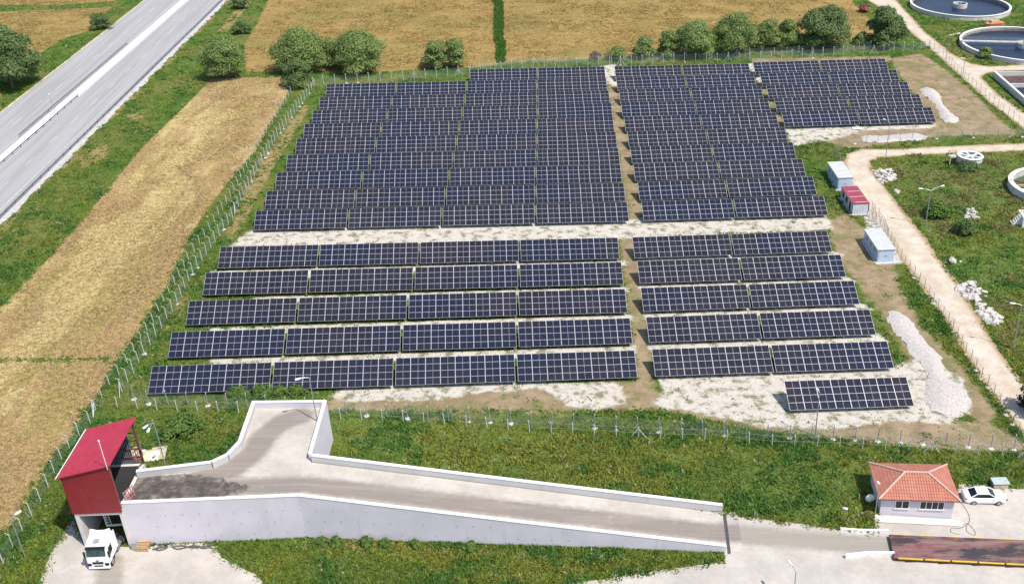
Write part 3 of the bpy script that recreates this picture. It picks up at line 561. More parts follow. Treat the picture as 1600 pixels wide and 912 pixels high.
def gsec(x, hw, z): return [(x, -hw, z[0]), (x, hw, z[0]), (x, hw*.80, z[1]), (x, -hw*.80, z[1])]
mb = MB(); mb.hexa([(-1.85, -.82, 1.03), (1.15, -.82, .99), (1.15, .82, .99), (-1.85, .82, 1.03)], [(-1.05, -.64, 1.50), (.25, -.64, 1.51), (.25, .64, 1.51), (-1.05, .64, 1.50)]); mb.build('windows', M_glass, car, .03)
mb = MB(); mb.loft([[(-1.12, -.63, 1.46), (-1.12, .63, 1.46), (-1.08, .56, 1.53), (-1.08, -.56, 1.53)], [(-.4, -.68, 1.5), (-.4, .68, 1.5), (-.4, .58, 1.575), (-.4, -.58, 1.575)], [(.34, -.64, 1.47), (.34, .64, 1.47), (.3, .56, 1.54), (.3, -.56, 1.54)]]); mb.build('roof', M_whitecar, car, .02, True)
for s in (-1, 1):
    for a, b in (((-1.95, s*.83, 1.03), (-1.05, s*.66, 1.5)), ((1.2, s*.83, .99), (.28, s*.66, 1.5)), ((-1.05, s*.66, 1.5), (.28, s*.66, 1.5))):
        mb = MB(); mb.tube([a, b], .055, 6); mb.build('pillar', M_whitecar, car)
    mb = MB(); mb.tube([(-.35, s*.83, 1.02), (-.38, s*.665, 1.5)], .03, 5); mb.build('door_post', M_black, car)
    mb = MB(); mb.box(.8, .98, min(s*.93, s*1.08), max(s*.93, s*1.08), .98, 1.12); mb.build('mirror', M_whitecar, car, .03)
    mb = MB(); mb.box(-2.44, -2.2, min(s*.5, s*.86), max(s*.5, s*.86), .78, .93); mb.build('tail_light', M_red_l, car, .02)
    mb = MB(); mb.box(2.1, 2.42, min(s*.5, s*.82), max(s*.5, s*.82), .62, .74); mb.build('headlight', M_glassg, car, .02)
    for x in (-1.42, 1.42): wheel(car, x, s*.84, .34, .24, s)
# ------------------------------------------------------------------ weighbridge and kerbs
wbz = .5
wb = thing('weighbridge', 'rusty dark red steel weighbridge deck with yellow edges', 'weighbridge', Vector((50, 87.5, 0))); OW = Vector((50, 87.5, 0))
A, B, Cc, D = [at(*p, wbz) for p in ((1389,834.5),(1660,845.5),(1660,884),(1397.5,870.5))]
M_brownd = pm('side_beam_dark', (.07, .022, .022), .2, 2)
def wb_mat():
    t = NT('weighbridge_steel'); n1 = t.noise(.35, 6, .7, t.scaled((.4, 1.4, 1), .06)); n2 = t.noise(1.4, 5, .7); st = t.noise(1.6, 4, .7, t.scaled((.08, 1.6, 1), .06))
    col = t.mix(t.ss(n2, .3, .75), (.17, .055, .06), (.25, .11, .11)); col = t.mix(t.ss(st, .45, .6), col, (.21, .155, .12)); col = t.mix(t.ss(n1, .47, .6), col, (.045, .034, .038)); return t.done(col, .65, .1)
mb = MB(); mb.hexa([v-OW+Vector((0,0,-.25)) for v in (D, Cc, B, A)], [v-OW for v in (D, Cc, B, A)]); mb.build('deck', wb_mat(), wb); mb = MB(); mb.hexa([v-OW+Vector((0,0,-.45)) for v in (D+Vector((0,-.06,0)), Cc+Vector((0,-.06,0)), Cc+Vector((0,-.004,0)), D+Vector((0,-.004,0)))], [v-OW+Vector((0,0,-.02)) for v in (D+Vector((0,-.06,0)), Cc+Vector((0,-.06,0)), Cc+Vector((0,-.004,0)), D+Vector((0,-.004,0)))]); mb.build('side_beam', M_brownd, wb)
for (a, b, off) in ((A, B, .12), (D, Cc, -.12)):
    L = (b-a).length; d = (b-a).normalized(); n = Vector((-d.y, d.x, 0))*off; k = 0.4
    while k < L-2.5:
        ln = 2.7 if off < 0 else 1.7
        p, q = a+d*k-OW+n*.4, a+d*min(k+ln, L)-OW+n*.4; s_ = Vector((-d.y, d.x, 0))*.16
        mb = MB(); hh = .05 if off < 0 else .04; s_ = s_*(.75 if off < 0 else .5); mb.hexa([v+Vector((0,0,-.1)) for v in (p-s_*.5, q-s_*.5, q+s_*.5, p+s_*.5)], [v+Vector((0,0,hh)) for v in (p-s_*.5, q-s_*.5, q+s_*.5, p+s_*.5)]); mb.build('guide_rail', M_yellow, wb, .02); k += 2.9
for k in range(5):
    p = D.lerp(Cc, (k+.5)/5); mb = MB(); mb.box(-.6, .6, -.12, .1, 0, .06, M=Matrix.Translation(Vector((p.x, p.y, 0))-OW)); mb.build('foot', M_dark, wb)
mb = MB()
def kerb(pts, lb, h=.35, t_=.28):
    q = MB(); P = [at(*p) for p in pts]; o0 = P[0].copy()
    for a, b in zip(P[:-1], P[1:]):
        n = Vector((-(b-a).y, (b-a).x, 0)).normalized()*t_; q.hexa([a-o0, b-o0, b+n-o0, a+n-o0], [x-o0+Vector((0,0,h)) for x in (a, b, b+n, a+n)])
    o = q.build('kerb_wall', M_coping, None, .02); o.location = o0; tag(o, lb, 'kerb', 'white kerbs at the weighbridge entry')
kerb([(1321,873),(1355,868.5),(1397,869)], 'bent white kerb wall on the near side of the weighbridge entry', .55)
kerb([(1313,828.5),(1345,831),(1388,831.5)], 'low white kerb along the grass on the far side of the weighbridge entry', .3)
# ------------------------------------------------------------------ cabins
def cabin(px, py, wd, dp, h, yaw, lb, red=False):
    c = thing('equipment_cabin' if red else 'transformer_kiosk', lb, 'cabin' if red else 'kiosk', frame(at(px, py), yaw), 'small cabins beside the dirt track')
    mb = MB(); mb.box(-.4, wd+.6, -.7 if not red else -.3, dp+.3, -.3, .1); mb.build('plinth', M_foot, c)
    mb = MB(); mb.box(0, wd, 0, dp, .102, h); mb.build('wall', M_cabwall if red else M_kiosk, c, .01)
    mb = MB(); v = .12 if not red else .05
    mb.box(-v, wd+v, -v, dp+v, h+.002, h+.07); mb.box(-v-.02, wd+v+.02, -v-.02, dp+v+.02, h+.072, h+.16, 1); r_ = mb.build('roof', [M_postd if not red else M_brown, M_kioskroof if not red else M_cabred], c, .01)
    if red:
        for k in range(9): 
            q = MB(); q.box(0.1+random.uniform(0, .5), wd-random.uniform(.1, .8), .5+k*dp/9.5, .58+k*dp/9.5, h+.161, h+.19); 
            if k % 3 == 0: q.build('roof_seam', M_lampw, r_)
        for yy, ww in ((1.2, .9), (3.4, 1.2), (5.6, 1.2)):
            q = MB(); q.box(-.03, -.004, yy, yy+ww, .9 if ww > 1 else .15, 1.9); q.build('window' if ww > 1 else 'door', M_dkglass, c)
        for xx in (0, wd):
            q = MB(); q.box(xx-.05, xx+.05, -.03, .05, .1, h); q.build('corner_trim', M_brown, c)
    else:
        q = MB(); q.box(.18, wd-.18, -.04, -.003, .2, h-.25); d_ = q.build('door', M_kiosk, c, .01)
        q = MB(); q.box(wd/2-.06, wd/2+.06, -.09, -.045, 1.15, 1.35); q.build('handle', M_black, d_)
        for yy in (1.5, 3.6, 5.7):
            q = MB(); q.box(-.03, -.003, yy, yy+.9, 1.2, 1.9); q.build('louvre', M_postd, c)
cabin(1370.2, 410.2, 2.75, 8.0, 2.3, R(-1), 'pale blue-grey transformer kiosk nearest the camera, beside the bare soil')
cabin(1308.5, 297, 2.75, 8.0, 2.45, R(-1), 'pale blue-grey transformer kiosk at the track bend, behind the maroon roofed cabin')
cabin(1331, 336, 2.9, 7.9, 2.15, R(-1), 'white cabin with maroon sheet roof between the two blue-grey kiosks', True)
# ------------------------------------------------------------------ solar tables
W, S, TILT, PSI, GAP = 16.86, 4.361, R(28.13), R(1.02), .369
ROWS = {('F0','R'):(21.71,112.64,.55,1,2),('F1','L'):(-48.97,121.0,.76,0,4),('F1','R'):(22.15,121.77,.48,0,2),('F2','L'):(-48.54,130.04,.5,0,4),('F2','R'):(22.55,130.71,.53,0,2),('F3','L'):(-48.2,139.15,.25,0,4),('F3','R'):(22.93,139.67,.52,0,2),('F4','L'):(-47.74,148.27,-.04,0,4),('F4','R'):(23.55,148.67,.51,0,2),('F5','L'):(-47.33,157.39,-.25,0,4),('F5','R'):(23.85,157.55,.55,0,2),
 ('B1','L'):(-43.93,171.89,-.27,0,4),('B1','R'):(27.39,172.06,.45,0,2),('B2','L'):(-43.5,180.65,-.26,0,4),('B2','R'):(27.86,181.02,.6,0,2),('B3','L'):(-43.1,189.71,-.34,0,4),('B3','R'):(28.18,190.1,.29,0,2),('B4','L'):(-42.44,198.75,-.19,0,4),('B4','R'):(28.68,199.17,.37,0,2),('B5','L'):(-41.97,208.02,-.35,0,4),('B5','R'):(29.19,207.91,.29,0,2),('B6','L'):(-41.56,216.9,-.21,0,4),('B6','R'):(29.57,217.09,.39,0,2),('B6','X'):(65.06,218.01,.71,0,2),
 ('B7','L'):(-40.92,225.91,.2,0,4),('B7','R'):(29.97,226.43,-.02,0,2),('B7','X'):(65.6,227.02,.5,0,2),('B8','L'):(-40.54,234.9,.19,0,4),('B8','R'):(30.54,235.59,.14,0,2),('B8','X'):(65.98,236.04,.39,0,2),('B9','L'):(-40.21,244.37,-.23,0,4),('B9','R'):(30.91,244.62,.4,0,2),('B9','X'):(66.58,245.26,.5,0,2),('B10','L'):(-39.64,253.62,-.2,2,4),('B10','R'):(31.47,253.26,-.13,0,2),('B10','X'):(66.94,254.51,.73,0,2)}
ORD = ['first','second','third','fourth','fifth','sixth','seventh','eighth','ninth','tenth']
pw, ph, pg = (W-7*.03)/8, (S-3*.02)/4, .03
fx, fy = .029, .016
mb = MB(); mb.box(-pw/2+fx, pw/2-fx, -ph/2+fy, ph/2-fy, 0, .028, 0)
for x0, x1, y0, y1 in ((-pw/2, pw/2, -ph/2, -ph/2+fy), (-pw/2, pw/2, ph/2-fy, ph/2), (-pw/2, -pw/2+fx, -ph/2+fy, ph/2-fy), (pw/2-fx, pw/2, -ph/2+fy, ph/2-fy)): mb.box(x0, x1, y0, y1, 0, .036, 1)
mb.box(-.009, .009, -ph/2+fy+.001, ph/2-fy-.001, .0285, .030, 1)
panel0 = mb.build('solar_panel', [M_cells, M_frame])
mb = MB()
for k in range(8):
    v = S*(k//2+.25+.5*(k % 2))/4
    mb.box(-W/2+.05, W/2-.05, v-.03, v+.03, -.07, -.005)
for k in range(5): x = -W/2+1.0+k*(W-2.0)/4; mb.box(x-.05, x+.05, .15, S-.15, -.17, -.072)
support0 = mb.build('support_frame', M_steel)
legm = {}
for nm, v in (('f', .75), ('b', 3.4)):
    mb = MB(); z = .7 + v*math.sin(TILT) - .16; mb.box(-.05, .05, -.05, .05, -.3, z); legm[nm] = (mb.build('leg', M_steel), v)
usedp = False
for (row, blk), (u0, v0, dv, n0, n1) in ROWS.items():
    span = 68 if blk == 'L' else 34
    for n in range(n0, n1):
        uc = n*(W+.01+GAP) + W/2 + .06; U = u0+uc; Vv = v0 + dv*(uc/span-.5); yaw = PSI + math.atan(dv/span)
        X = U*math.cos(PSI)-Vv*math.sin(PSI); Yy = U*math.sin(PSI)+Vv*math.cos(PSI)
        near = row[0] == 'F'; block = {'L': 'near left block' if near else 'far left block', 'R': 'near right block' if near else 'far middle block', 'X': 'far right block'}[blk]
        ri = int(row[1:]); ri = ri-6 if blk == 'X' else ri-1
        lb = 'lone solar table standing in front of the near right block' if row == 'F0' else f'solar table, {ORD[n-n0]} from left in {ORD[ri]} row from front, {block}'
        T = thing('solar_table', lb, 'solar table', Matrix.Translation(Vector((X, Yy, 0))) @ Matrix.Rotation(yaw, 4, 'Z') @ Matrix.Rotation(random.uniform(-.12, .12)*.017, 4, 'Y'), 'solar tables in rows')
        MT = Matrix.Translation(Vector((0, 0, .7))) @ Matrix.Rotation(TILT, 4, 'X')
        for r in range(4):
            for c in range(8):
                M = MT @ Matrix.Translation(Vector((-W/2+pw/2+c*(pw+pg), ph/2+r*(ph+.02), 0))) @ Matrix.Rotation(random.gauss(0, .0025), 4, 'X') @ Matrix.Rotation(random.gauss(0, .002), 4, 'Y')
                if not usedp: panel0.parent = T; panel0.matrix_local = M; support0.parent = T; support0.matrix_local = MT; usedp = True
                else: inst(panel0, T, M=M)
        if support0.parent is not T: inst(support0, T, M=MT)
        for k in range(5):
            x = -W/2+1.0+k*(W-2.0)/4
            for nm in 'fb':
                o0, v = legm[nm]; M = Matrix.Translation(Vector((x, v*math.cos(TILT), 0)))
                if o0.parent is None: o0.parent = T; o0.matrix_local = M
                else: inst(o0, T, M=M)
# ------------------------------------------------------------------ fences
def bent_post(h, bend, outd, r=.065):
    q = MB(); q.tube([(0, 0, -.2), (0, 0, h)] + ([(outd[0]*bend*.8, outd[1]*bend*.8, h+bend*.45)] if bend else []), r, 4); return q
def fence(name, lb, pts, sp, h, bend=0, out=1, mat=M_post, wire=True, foot=False, brace=(), r=.065, meshh=None, wob=.03):
    P = [at(*p) for p in pts]; o0 = P[0].copy(); f = thing(name, lb, 'fence', Matrix.Translation(o0))
    seg = [(b-a).length for a, b in zip(P[:-1], P[1:])]; tot = sum(seg); n = min(99, int(tot/sp)); Q = []
    for k in range(n+1):
        d = tot*k/n; i = 0
        while i < len(seg)-1 and d > seg[i]: d -= seg[i]; i += 1
        Q.append((P[i].lerp(P[i+1], min(1, d/seg[i])), (P[i+1]-P[i]).normalized()))
    po = {}; ft = None; br = None
    for k, (p, d) in enumerate(Q):
        od = Vector((-d.y, d.x, 0))*out; key = round(math.atan2(od.y, od.x), 1)
        if key not in po: q = bent_post(h, bend, od, r).build('post', mat, f); po[key] = q; q.matrix_local = frame(p-o0, 0)
        else: inst(po[key], f, M=frame(p-o0, random.uniform(-wob, wob)) @ Matrix.Rotation(random.gauss(0, wob*.6), 4, 'Y') @ Matrix.Scale(random.uniform(.94, 1.05), 4))
        if foot and random.random() < foot:
            M = Matrix.Translation(p-o0) @ Matrix.Rotation(random.uniform(0, 6), 4, 'Z')
            if ft is None: q = MB(); q.loft([[(rr*math.cos(a)*(1+.2*math.sin(3*a)), rr*math.sin(a), z) for a in np.linspace(0, 6.28, 9, endpoint=False)] for rr, z in ((.42, -.05), (.38, .1), (.15, .17))]); ft = q.build('footing', M_foot, f); ft.matrix_local = M
            else: inst(ft, f, M=M @ Matrix.Scale(random.uniform(.6, 1.1), 4))
        if k in brace:
            q = MB()
            for s in (-1, 1): q.tube([tuple(d*s*.0+Vector((0, 0, h*.85))), tuple(d*s*1.15+Vector((0, 0, -.1)))], r*.9, 4)
            q = q.build('brace', mat, f); q.matrix_local = frame(p-o0, 0)
    if wire:
        q = MB(); mh = meshh or h*.95
        for (a, _), (b, _) in zip(Q[:-1], Q[1:]):
            q.add([a-o0+UP*.05, b-o0+UP*.05, b-o0+UP*mh, a-o0+UP*mh], [(0,1,2,3)])
        q.build('wire_mesh', M_mesh, f)
    else:
        q = MB()
        for hh in (.5, .95):
            for (a, _), (b, _) in zip(Q[:-1], Q[1:]): q.tube([a-o0+UP*h*hh, b-o0+UP*h*hh], .012, 3)
        q.build('wire_strand', M_steel, f)
    return f
fence('chain_link_fence', 'chain-link fence with pale bent posts along the left side of the solar field', [(191,613),(226,553),(276,478),(300,432),(340,373),(366,338),(392,286),(430,220),(465,172),(491,136)], 2.45, 2.2, .55, 1, M_post, True, .35, (0, 24))
fence('field_fence', 'outer line of leaning concrete posts between wheat field and solar fence', [(150,642),(164,614),(201,566),(237,508),(269,453),(298,403),(332,355),(373,287),(412,214),(459,140)], 2.9, 1.7, .35, 1, M_post, False, 0, (0,), wob=.08)
fence('boundary_fence', 'chain-link fence with bent posts running past the back of the red shed', [(148,644),(143,660),(112,693),(85,741),(72,770),(40,823),(17,861),(3,885),(-30,935)], 2.6, 2.0, .5, -1, M_post, True, 0, (0, 12))
fence('chain_link_fence', 'tall chain-link fence along the far edge of the solar field', [(491,136),(505,132),(620,127),(735,117),(820,107),(985,102),(1065,97),(1172,96),(1311,88),(1422,80),(1452,75)], 2.85, 2.3, .35, 1, M_post, True, .12, (0, 9, 13, 28, 38, 46, 52))
fence('field_fence', 'second thinner fence behind the far chain-link fence, before the trees', [(735,108),(820,101),(985,96),(1065,91),(1172,87),(1311,80),(1360,76)], 3.4, 2.0, 0, 1, M_post, True, 0, (5, 21))
fence('chain_link_fence', 'grey chain-link fence with white footings in front of the solar field', [(191,613),(222,631),(287,633),(367,635),(532,647),(621,653),(765,660),(882,667),(972,672),(1092,679),(1220,685),(1320,687),(1414,692),(1482,697),(1577,702),(1620,705)], 2.75, 2.15, .3, 1, M_postd, True, .5, (), .06)
fence('field_fence', 'row of short white posts between the ramp meadow and the solar fence', [(150,642),(189,637),(247,641),(304,643),(360,644),(532,654),(621,658),(737,667),(829,675),(951,681),(1045,686),(1109,687),(1206,697),(1330,700),(1455,707),(1551,712),(1640,720)], 2.85, 1.75, .12, 1, M_post, False, 0, (26, 39, 43), wob=.06)
fence('chain_link_fence', 'thin grey fence along the near dirt track at the right', [(1357,332),(1388,373),(1402,398),(1420,424),(1446,457),(1466,486),(1487,516),(1507,552),(1529,587),(1555,624),(1581,662),(1600,694)], 2.1, 2.1, .4, -1, M_postd, True, .5, (), .05)
fence('track_fence', 'short fence of tangled wire behind the upper transformer kiosk', [(1316,262),(1306,240),(1316,226),(1355,224),(1407,218),(1476,217),(1530,215),(1597,214)], 2.6, 2.1, .4, 1, M_postd, True, .5, (), .05)
fence('roadside_fence', 'grey fence beside the upper dirt road at the far right corner', [(1452,75),(1473,88),(1496,113),(1516,132),(1537,149),(1559,168),(1589,192),(1610,207)], 2.6, 2.0, .4, -1, M_postd, True, .35, (0,), .05)
fence('rubble_fence', 'loose tangled wire fence on white stones between cabin and kiosk', [(1362,330),(1376,348),(1388,371)], 1.0, 1.9, .4, -1, M_postd, True, 0, (), .045, wob=.15)
# ------------------------------------------------------------------ guardrails
M_rail = pm('guardrail_blue_grey', (.10, .11, .14), .1, 3, .5)
def guard(lb, e, y0, y1, face):
    g = thing('guardrail', lb, 'guardrail', Vector((hx(e, y0), y0, 0)), 'highway guardrails'); o0 = Vector((hx(e, y0), y0, 0))
    q = MB(); n = int((y1-y0)/4)
    for z0, z1, dx in ((.48, .58, .06), (.58, .66, .0), (.66, .78, .06)):
        q.hexa([(hx(e, y)-o0.x+dx+s, y-o0.y, z0) for y, s in ((y0, 0), (y0, .05), (y1, .05), (y1, 0))], [(hx(e, y)-o0.x+dx+s, y-o0.y, z1) for y, s in ((y0, 0), (y0, .05), (y1, .05), (y1, 0))])
    q.build('rail', M_rail, g); q = MB(); q.box(-.06, .06, -.06, .06, 0, .75); p0 = None; n = min(95, n)
    for k in range(n+1):
        y = y0+(y1-y0)*k/n; M = Matrix.Translation(Vector((hx(e, y)-.12*face, y, .05))-o0)
        if p0 is None: p0 = q.build('post', M_postd, g); p0.matrix_local = M
        else: inst(p0, g, M=M)
guard('long steel guardrail on the grass side of the highway', .1, 150, 400, 1)
guard('steel guardrail on the left edge of the pale highway median', -14.6, 222, 294, -1)
guard('steel guardrail on the right edge of the pale highway median', -11.5, 150, 249, 1)
# ------------------------------------------------------------------ lamps
def lamp(lb, base, top, heads, z0=0, h=None, cat='street lamp', name='street_lamp', hl=.75, r=.07):
    B = at(*base, z0); h = h or hgt(B, *top); L = thing(name, lb, cat, frame(B, 0)); Mi = L.matrix_world.inverted()
    q = MB(); q.tube([(0, 0, -.1), (0, 0, .5), (0, 0, h)], [r*1.5, r*1.2, r*.75], 8); q.build('pole', M_steel, L)
    for hd in heads:
        zt = (B+UP*h).z+.15; e_ = Mi @ at(*hd, zt); d = e_.copy(); d.z = 0; ln = d.length; d.normalize()
        q = MB(); q.tube([(0, 0, h-.05), tuple(d*ln*.35+Vector((0, 0, h+.12))), tuple(d*(ln-hl*.6)+Vector((0, 0, h+.2)))], .045, 6); a_ = q.build('arm', M_steel, L)
        Mh = Matrix.Translation(d*(ln-.2)+Vector((0, 0, h+.2))) @ Matrix.Rotation(math.atan2(d.y, d.x), 4, 'Z')
        q = MB(); q.loft([[(x, -wd, -.07), (x, wd, -.07), (x, wd*.6, .07), (x, -wd*.6, .07)] for x, wd in ((-hl*.55, .07), (-hl*.2, .15), (hl*.25, .17), (hl*.5, .08))]); q = q.build('lamp_head', M_lampw, a_, .02); q.matrix_local = Mh
    return L
lamp('street lamp on the ramp beside the red shed opening, with two white heads', (260.5,733), (239.4,659.4), [(225,668),(231,674)], 5.4)
lamp('street lamp in the grass near the wheat field, left of the forecourt', (39.4,869.8), (17.3,809.7), [(31,799)])
lamp('street lamp at the corner of the ramp turning bay', (495.6,657.3), (484,589), [(463,592)], 5.4)
lamp('double armed street lamp in the weeds beside the bend of the dirt track', (1446.2,352.5), (1455,297.5), [(1437,294),(1474,291)])
lamp('street lamp at the roadside below the pale slab, top crossing the far right block', (1383.6,248.3), (1391.5,192.3), [(1381,186)])
lamp('street lamp beside the upper dirt road, left of the round tank', (1477.8,94.9), (1486,55.6), [(1499,53)])
lamp('faint slim lamp post at the road fork near the round tank', (1504,119), (1509,92.7), [(1502,91)])
lamp('tall street lamp in green weeds at the right edge by the dirt track', (1583,544.7), (1599.5,477), [(1580,473)])
lamp('slim lamp post in front of the lone solar table', (1273.7,681), (1277,612), [(1275.5,607)], hl=.5)
lamp('street lamp rising from the concrete yard at the bottom edge', (1239,942), (1242.5,893), [(1233,877)])
lamp('small lamp on the highway median between the guardrails', (86,178), (77,149), [(76.5,147)], hl=.9)
lamp('short white lamp in the meadow left of the gatehouse', (1319.5,813), (1323.5,796), [(1324,794.5)], hl=.5, r=.04)
lamp('lamp pole standing against the left corner of the gatehouse', (1365.5,815), (1373.5,757), [(1374,755.5)], hl=.5, r=.05)
lamp('slim grey pole behind the far fence among the trees', (1164,88), (1164,62), [], r=.06, name='utility_pole', cat='pole')
# ------------------------------------------------------------------ round tanks, basin, wells
def water_mat():
    t = NT('tank_water'); n1 = t.noise(.6, 4, .6, t.scaled((.4, 2, 1))); t.bump(t.noise(1.6, 3, .5, t.scaled((.5, 1.6, 1), .3)), .05, .35)
    return t.done(t.mix(t.ss(n1, .35, .7), (.012, .020, .045), (.022, .032, .060)), .2, 0, .07)
M_water = water_mat()
M_tank = pm('tank_concrete', (.55, .52, .48), .1, .5, .85); M_tankin = pm('tank_inner_wall', (.30, .26, .23), .2, .6, .85)
def clar(lb, cx, cy, r, ang, arm):
    t = thing('settling_tank', lb, 'tank', Vector((cx, cy, 0)), 'round settling tanks')
    q = MB(); q.ring((0, 0), r-.45, r, -.5, 1.2, 72); q.build('wall', M_tank, t); q = MB(); q.ring((0, 0), r-.6, r-.46, -.5, .95, 72); q.build('inner_wall', M_tankin, t)
    q = MB(); q.ring((0, 0), r-.5, r+.12, 1.203, 1.32, 72); q.build('rim', M_coping, t)
    q = MB(); q.cyl((0, 0, .02), r-.62, .25, 64); q.build('water', M_water, t)
    q = MB(); q.ring((0, 0), 1.75, 2.1, .2, 1.5, 28); q.build('centre_well', M_tank, t); q = MB(); q.cyl((0, 0, .2), .5, 1.6, 12); q.build('hub', M_steel, t)
    if arm:
        d = Vector((math.cos(ang), math.sin(ang), 0)); n = Vector((-d.y, d.x, 0))*.55
        q = MB(); q.hexa([-n+Vector((0, 0, 1.4)), d*r-n+Vector((0, 0, 1.4)), d*r+n+Vector((0, 0, 1.4)), n+Vector((0, 0, 1.4))], [-n+Vector((0, 0, 1.65)), d*r-n+Vector((0, 0, 1.65)), d*r+n+Vector((0, 0, 1.65)), n+Vector((0, 0, 1.65))]); br = q.build('bridge', M_tank, t)
        q = MB()
        for s in (-1, 1):
            for z in (2.1, 2.6): q.tube([n*s+Vector((0, 0, z)), d*r+n*s+Vector((0, 0, z))], .04, 4)
            for k in range(9): q.tube([d*r*k/8+n*s+Vector((0, 0, 1.6)), d*r*k/8+n*s+Vector((0, 0, 2.6))], .035, 4)
        q.build('railing', M_steel, br)
    return t
clar('large round settling tank at the top right corner, dark blue water', 138.2, 318.5, 14.4, 0, False)
clar('round settling tank with a walkway, beside the road fork', 139.7, 276.7, 16.4, R(172), True)
bs = thing('sludge_basin', 'rectangular concrete basin with dark red-brown content at the right edge', 'basin', Vector((121.3, 252.3, 0)))
b0 = Vector((121.3, 252.3, 0)); rx, ry = Vector((1, .0, 0)), (Vector((120.6, 234, 0))-Vector((121.6, 252.2, 0))).normalized()
def bb(q, u0, u1, v0, v1, z0, z1): q.hexa([rx*u+ry*v+Vector((0, 0, z0)) for u, v in ((u0, v1), (u1, v1), (u1, v0), (u0, v0))], [rx*u+ry*v+Vector((0, 0, z1)) for u, v in ((u0, v1), (u1, v1), (u1, v0), (u0, v0))])
q = MB(); bb(q, 0, .4, 0, 30, -.3, 1.5); bb(q, .402, 16, 0, .4, -.3, 1.5); bb(q, 15.6, 16, .402, 30, -.3, 1.5); bb(q, .402, 15.598, 29.6, 30, -.3, 1.5); q.build('wall', M_concrete, bs)
q = MB(); bb(q, .402, 15.598, 9.0, 9.4, -.3, 1.45); bb(q, .402, 15.598, 18, 18.4, -.3, 1.45); q.build('dividing_wall', M_tank, bs)
q = MB(); bb(q, -.08, .48, -.08, 30, 1.503, 1.6); q.build('coping', M_coping, bs)
q = MB(); bb(q, .41, 15.59, .41, 8.99, .0, .45); q.build('sludge', pm('sludge_brown', (.10, .055, .045), .3, .8, .5), bs); q = MB(); bb(q, .41, 15.59, 9.41, 17.99, 0, .5); q.build('water', M_water, bs)
wl = thing('concrete_well', 'raised round concrete well with crossbeams beside the dirt track', 'well', Vector((93.8, 197.4, 0)))
q = MB(); q.ring((0, 0), 2.05, 2.42, -.3, 1.9, 36); q.build('wall', M_tank, wl); q = MB(); q.ring((0, 0), 2.0, 2.55, 1.903, 2.05, 36); q.build('rim', M_coping, wl)
for a in (.5, 1.6, 2.6):
    q = MB(); q.box(-2.0, 2.0, -.16, .16, 1.7, 1.95+.01*a, M=Matrix.Rotation(a, 4, 'Z')); q.build('crossbeam', M_coping, wl)
q = MB(); q.cyl((0, 0, .3), 2.04, .1, 24); q.build('bottom', M_tankin, wl)
q = MB(); q.box(-4.0, -2.45, 0, 1.2, 1.6, 1.75); q.box(-3.9, -3.75, .1, .25, -.2, 1.6); q.build('platform', M_tank, wl)
q = MB()
for x, y in ((-4, 0), (-4, 1.2), (-2.6, 1.2), (-2.6, 0)): q.tube([(x, y, 1.75), (x, y, 2.75)], .04, 4)
q.tube([(-2.6, 0, 2.7), (-4, 0, 2.7), (-4, 1.2, 2.7), (-2.6, 1.2, 2.7)], .04, 4); q.build('railing', M_brown, wl)
t2 = thing('empty_tank', 'open round white rimmed tank overgrown inside, cut by the right edge', 'tank', Vector((105.3, 183.4, 0)))
q = MB(); q.ring((0, 0), 8.1, 8.75, -.3, 1.4, 64); q.build('wall', M_tank, t2); q = MB(); q.ring((0, 0), 7.95, 8.85, 1.403, 1.55, 64); q.build('rim', M_coping, t2)
q = MB(); q.cyl((0, 0, .02), 8.09, .12, 48); q.build('floor', pm('tank_floor_green', (.09, .11, .05), .4, .6, .95), t2)
for y in (.6, -1.4):
    q = MB(); q.box(-8.0, 0, y, y+.4, .9, 1.2); q.build('channel', M_wood if y > 0 else M_coping, t2)
q = MB(); q.tube([(-8.3, 2.5, 1.6), (-5.5, 1.2, 1.3), (0, .5, 1.3)], .1, 6); q.build('pipe', M_dark, t2)
st = thing('stair_block', 'white concrete block with steps and orange handrail at the right edge', 'steps', frame(at(1590, 348), R(-8)))
q = MB(); q.box(.2, 5, -2.0, 1.5, -.2, 1.9); q.build('block', M_coping, st)
for k in range(5): q = MB(); q.box(-1.3+k*.3, -1.02+k*.3, -1.0, .2, .0 if k == 0 else -.1, .35+k*.32); q.build('step', M_coping, st)
q = MB()
for y in (-1.0, .2): q.tube([(-1.3, y, 1.2), (.2, y, 2.9), (5, y, 2.9)], .05, 5); q.tube([(-1.3, y, 0), (-1.3, y, 1.2)], .05, 5); q.tube([(.3, y, 1.9), (.3, y, 2.9)], .05, 5)
q.build('handrail', M_orange, st)
# orange work boat shaped cover beside the tank
ob = thing('orange_skip', 'faded orange metal skip with white rail behind the round tank', 'skip', frame(at(1553, 42), R(5)))
q = MB(); q.loft([[(x, -wd, 0.1), (x, wd, .1), (x, wd*1.25, 1.2), (x, -wd*1.25, 1.2)] for x, wd in ((-2.6, .5), (-1.8, .9), (1.8, .9), (2.6, .6))]); q.build('hull', M_orange, ob, .03)
q = MB(); q.box(-1.2, 1.2, -.5, .5, 1.21, 1.9); q.build('cover', pm('skip_cover_pale', (.62, .40, .28), .15, 2), ob, .05)
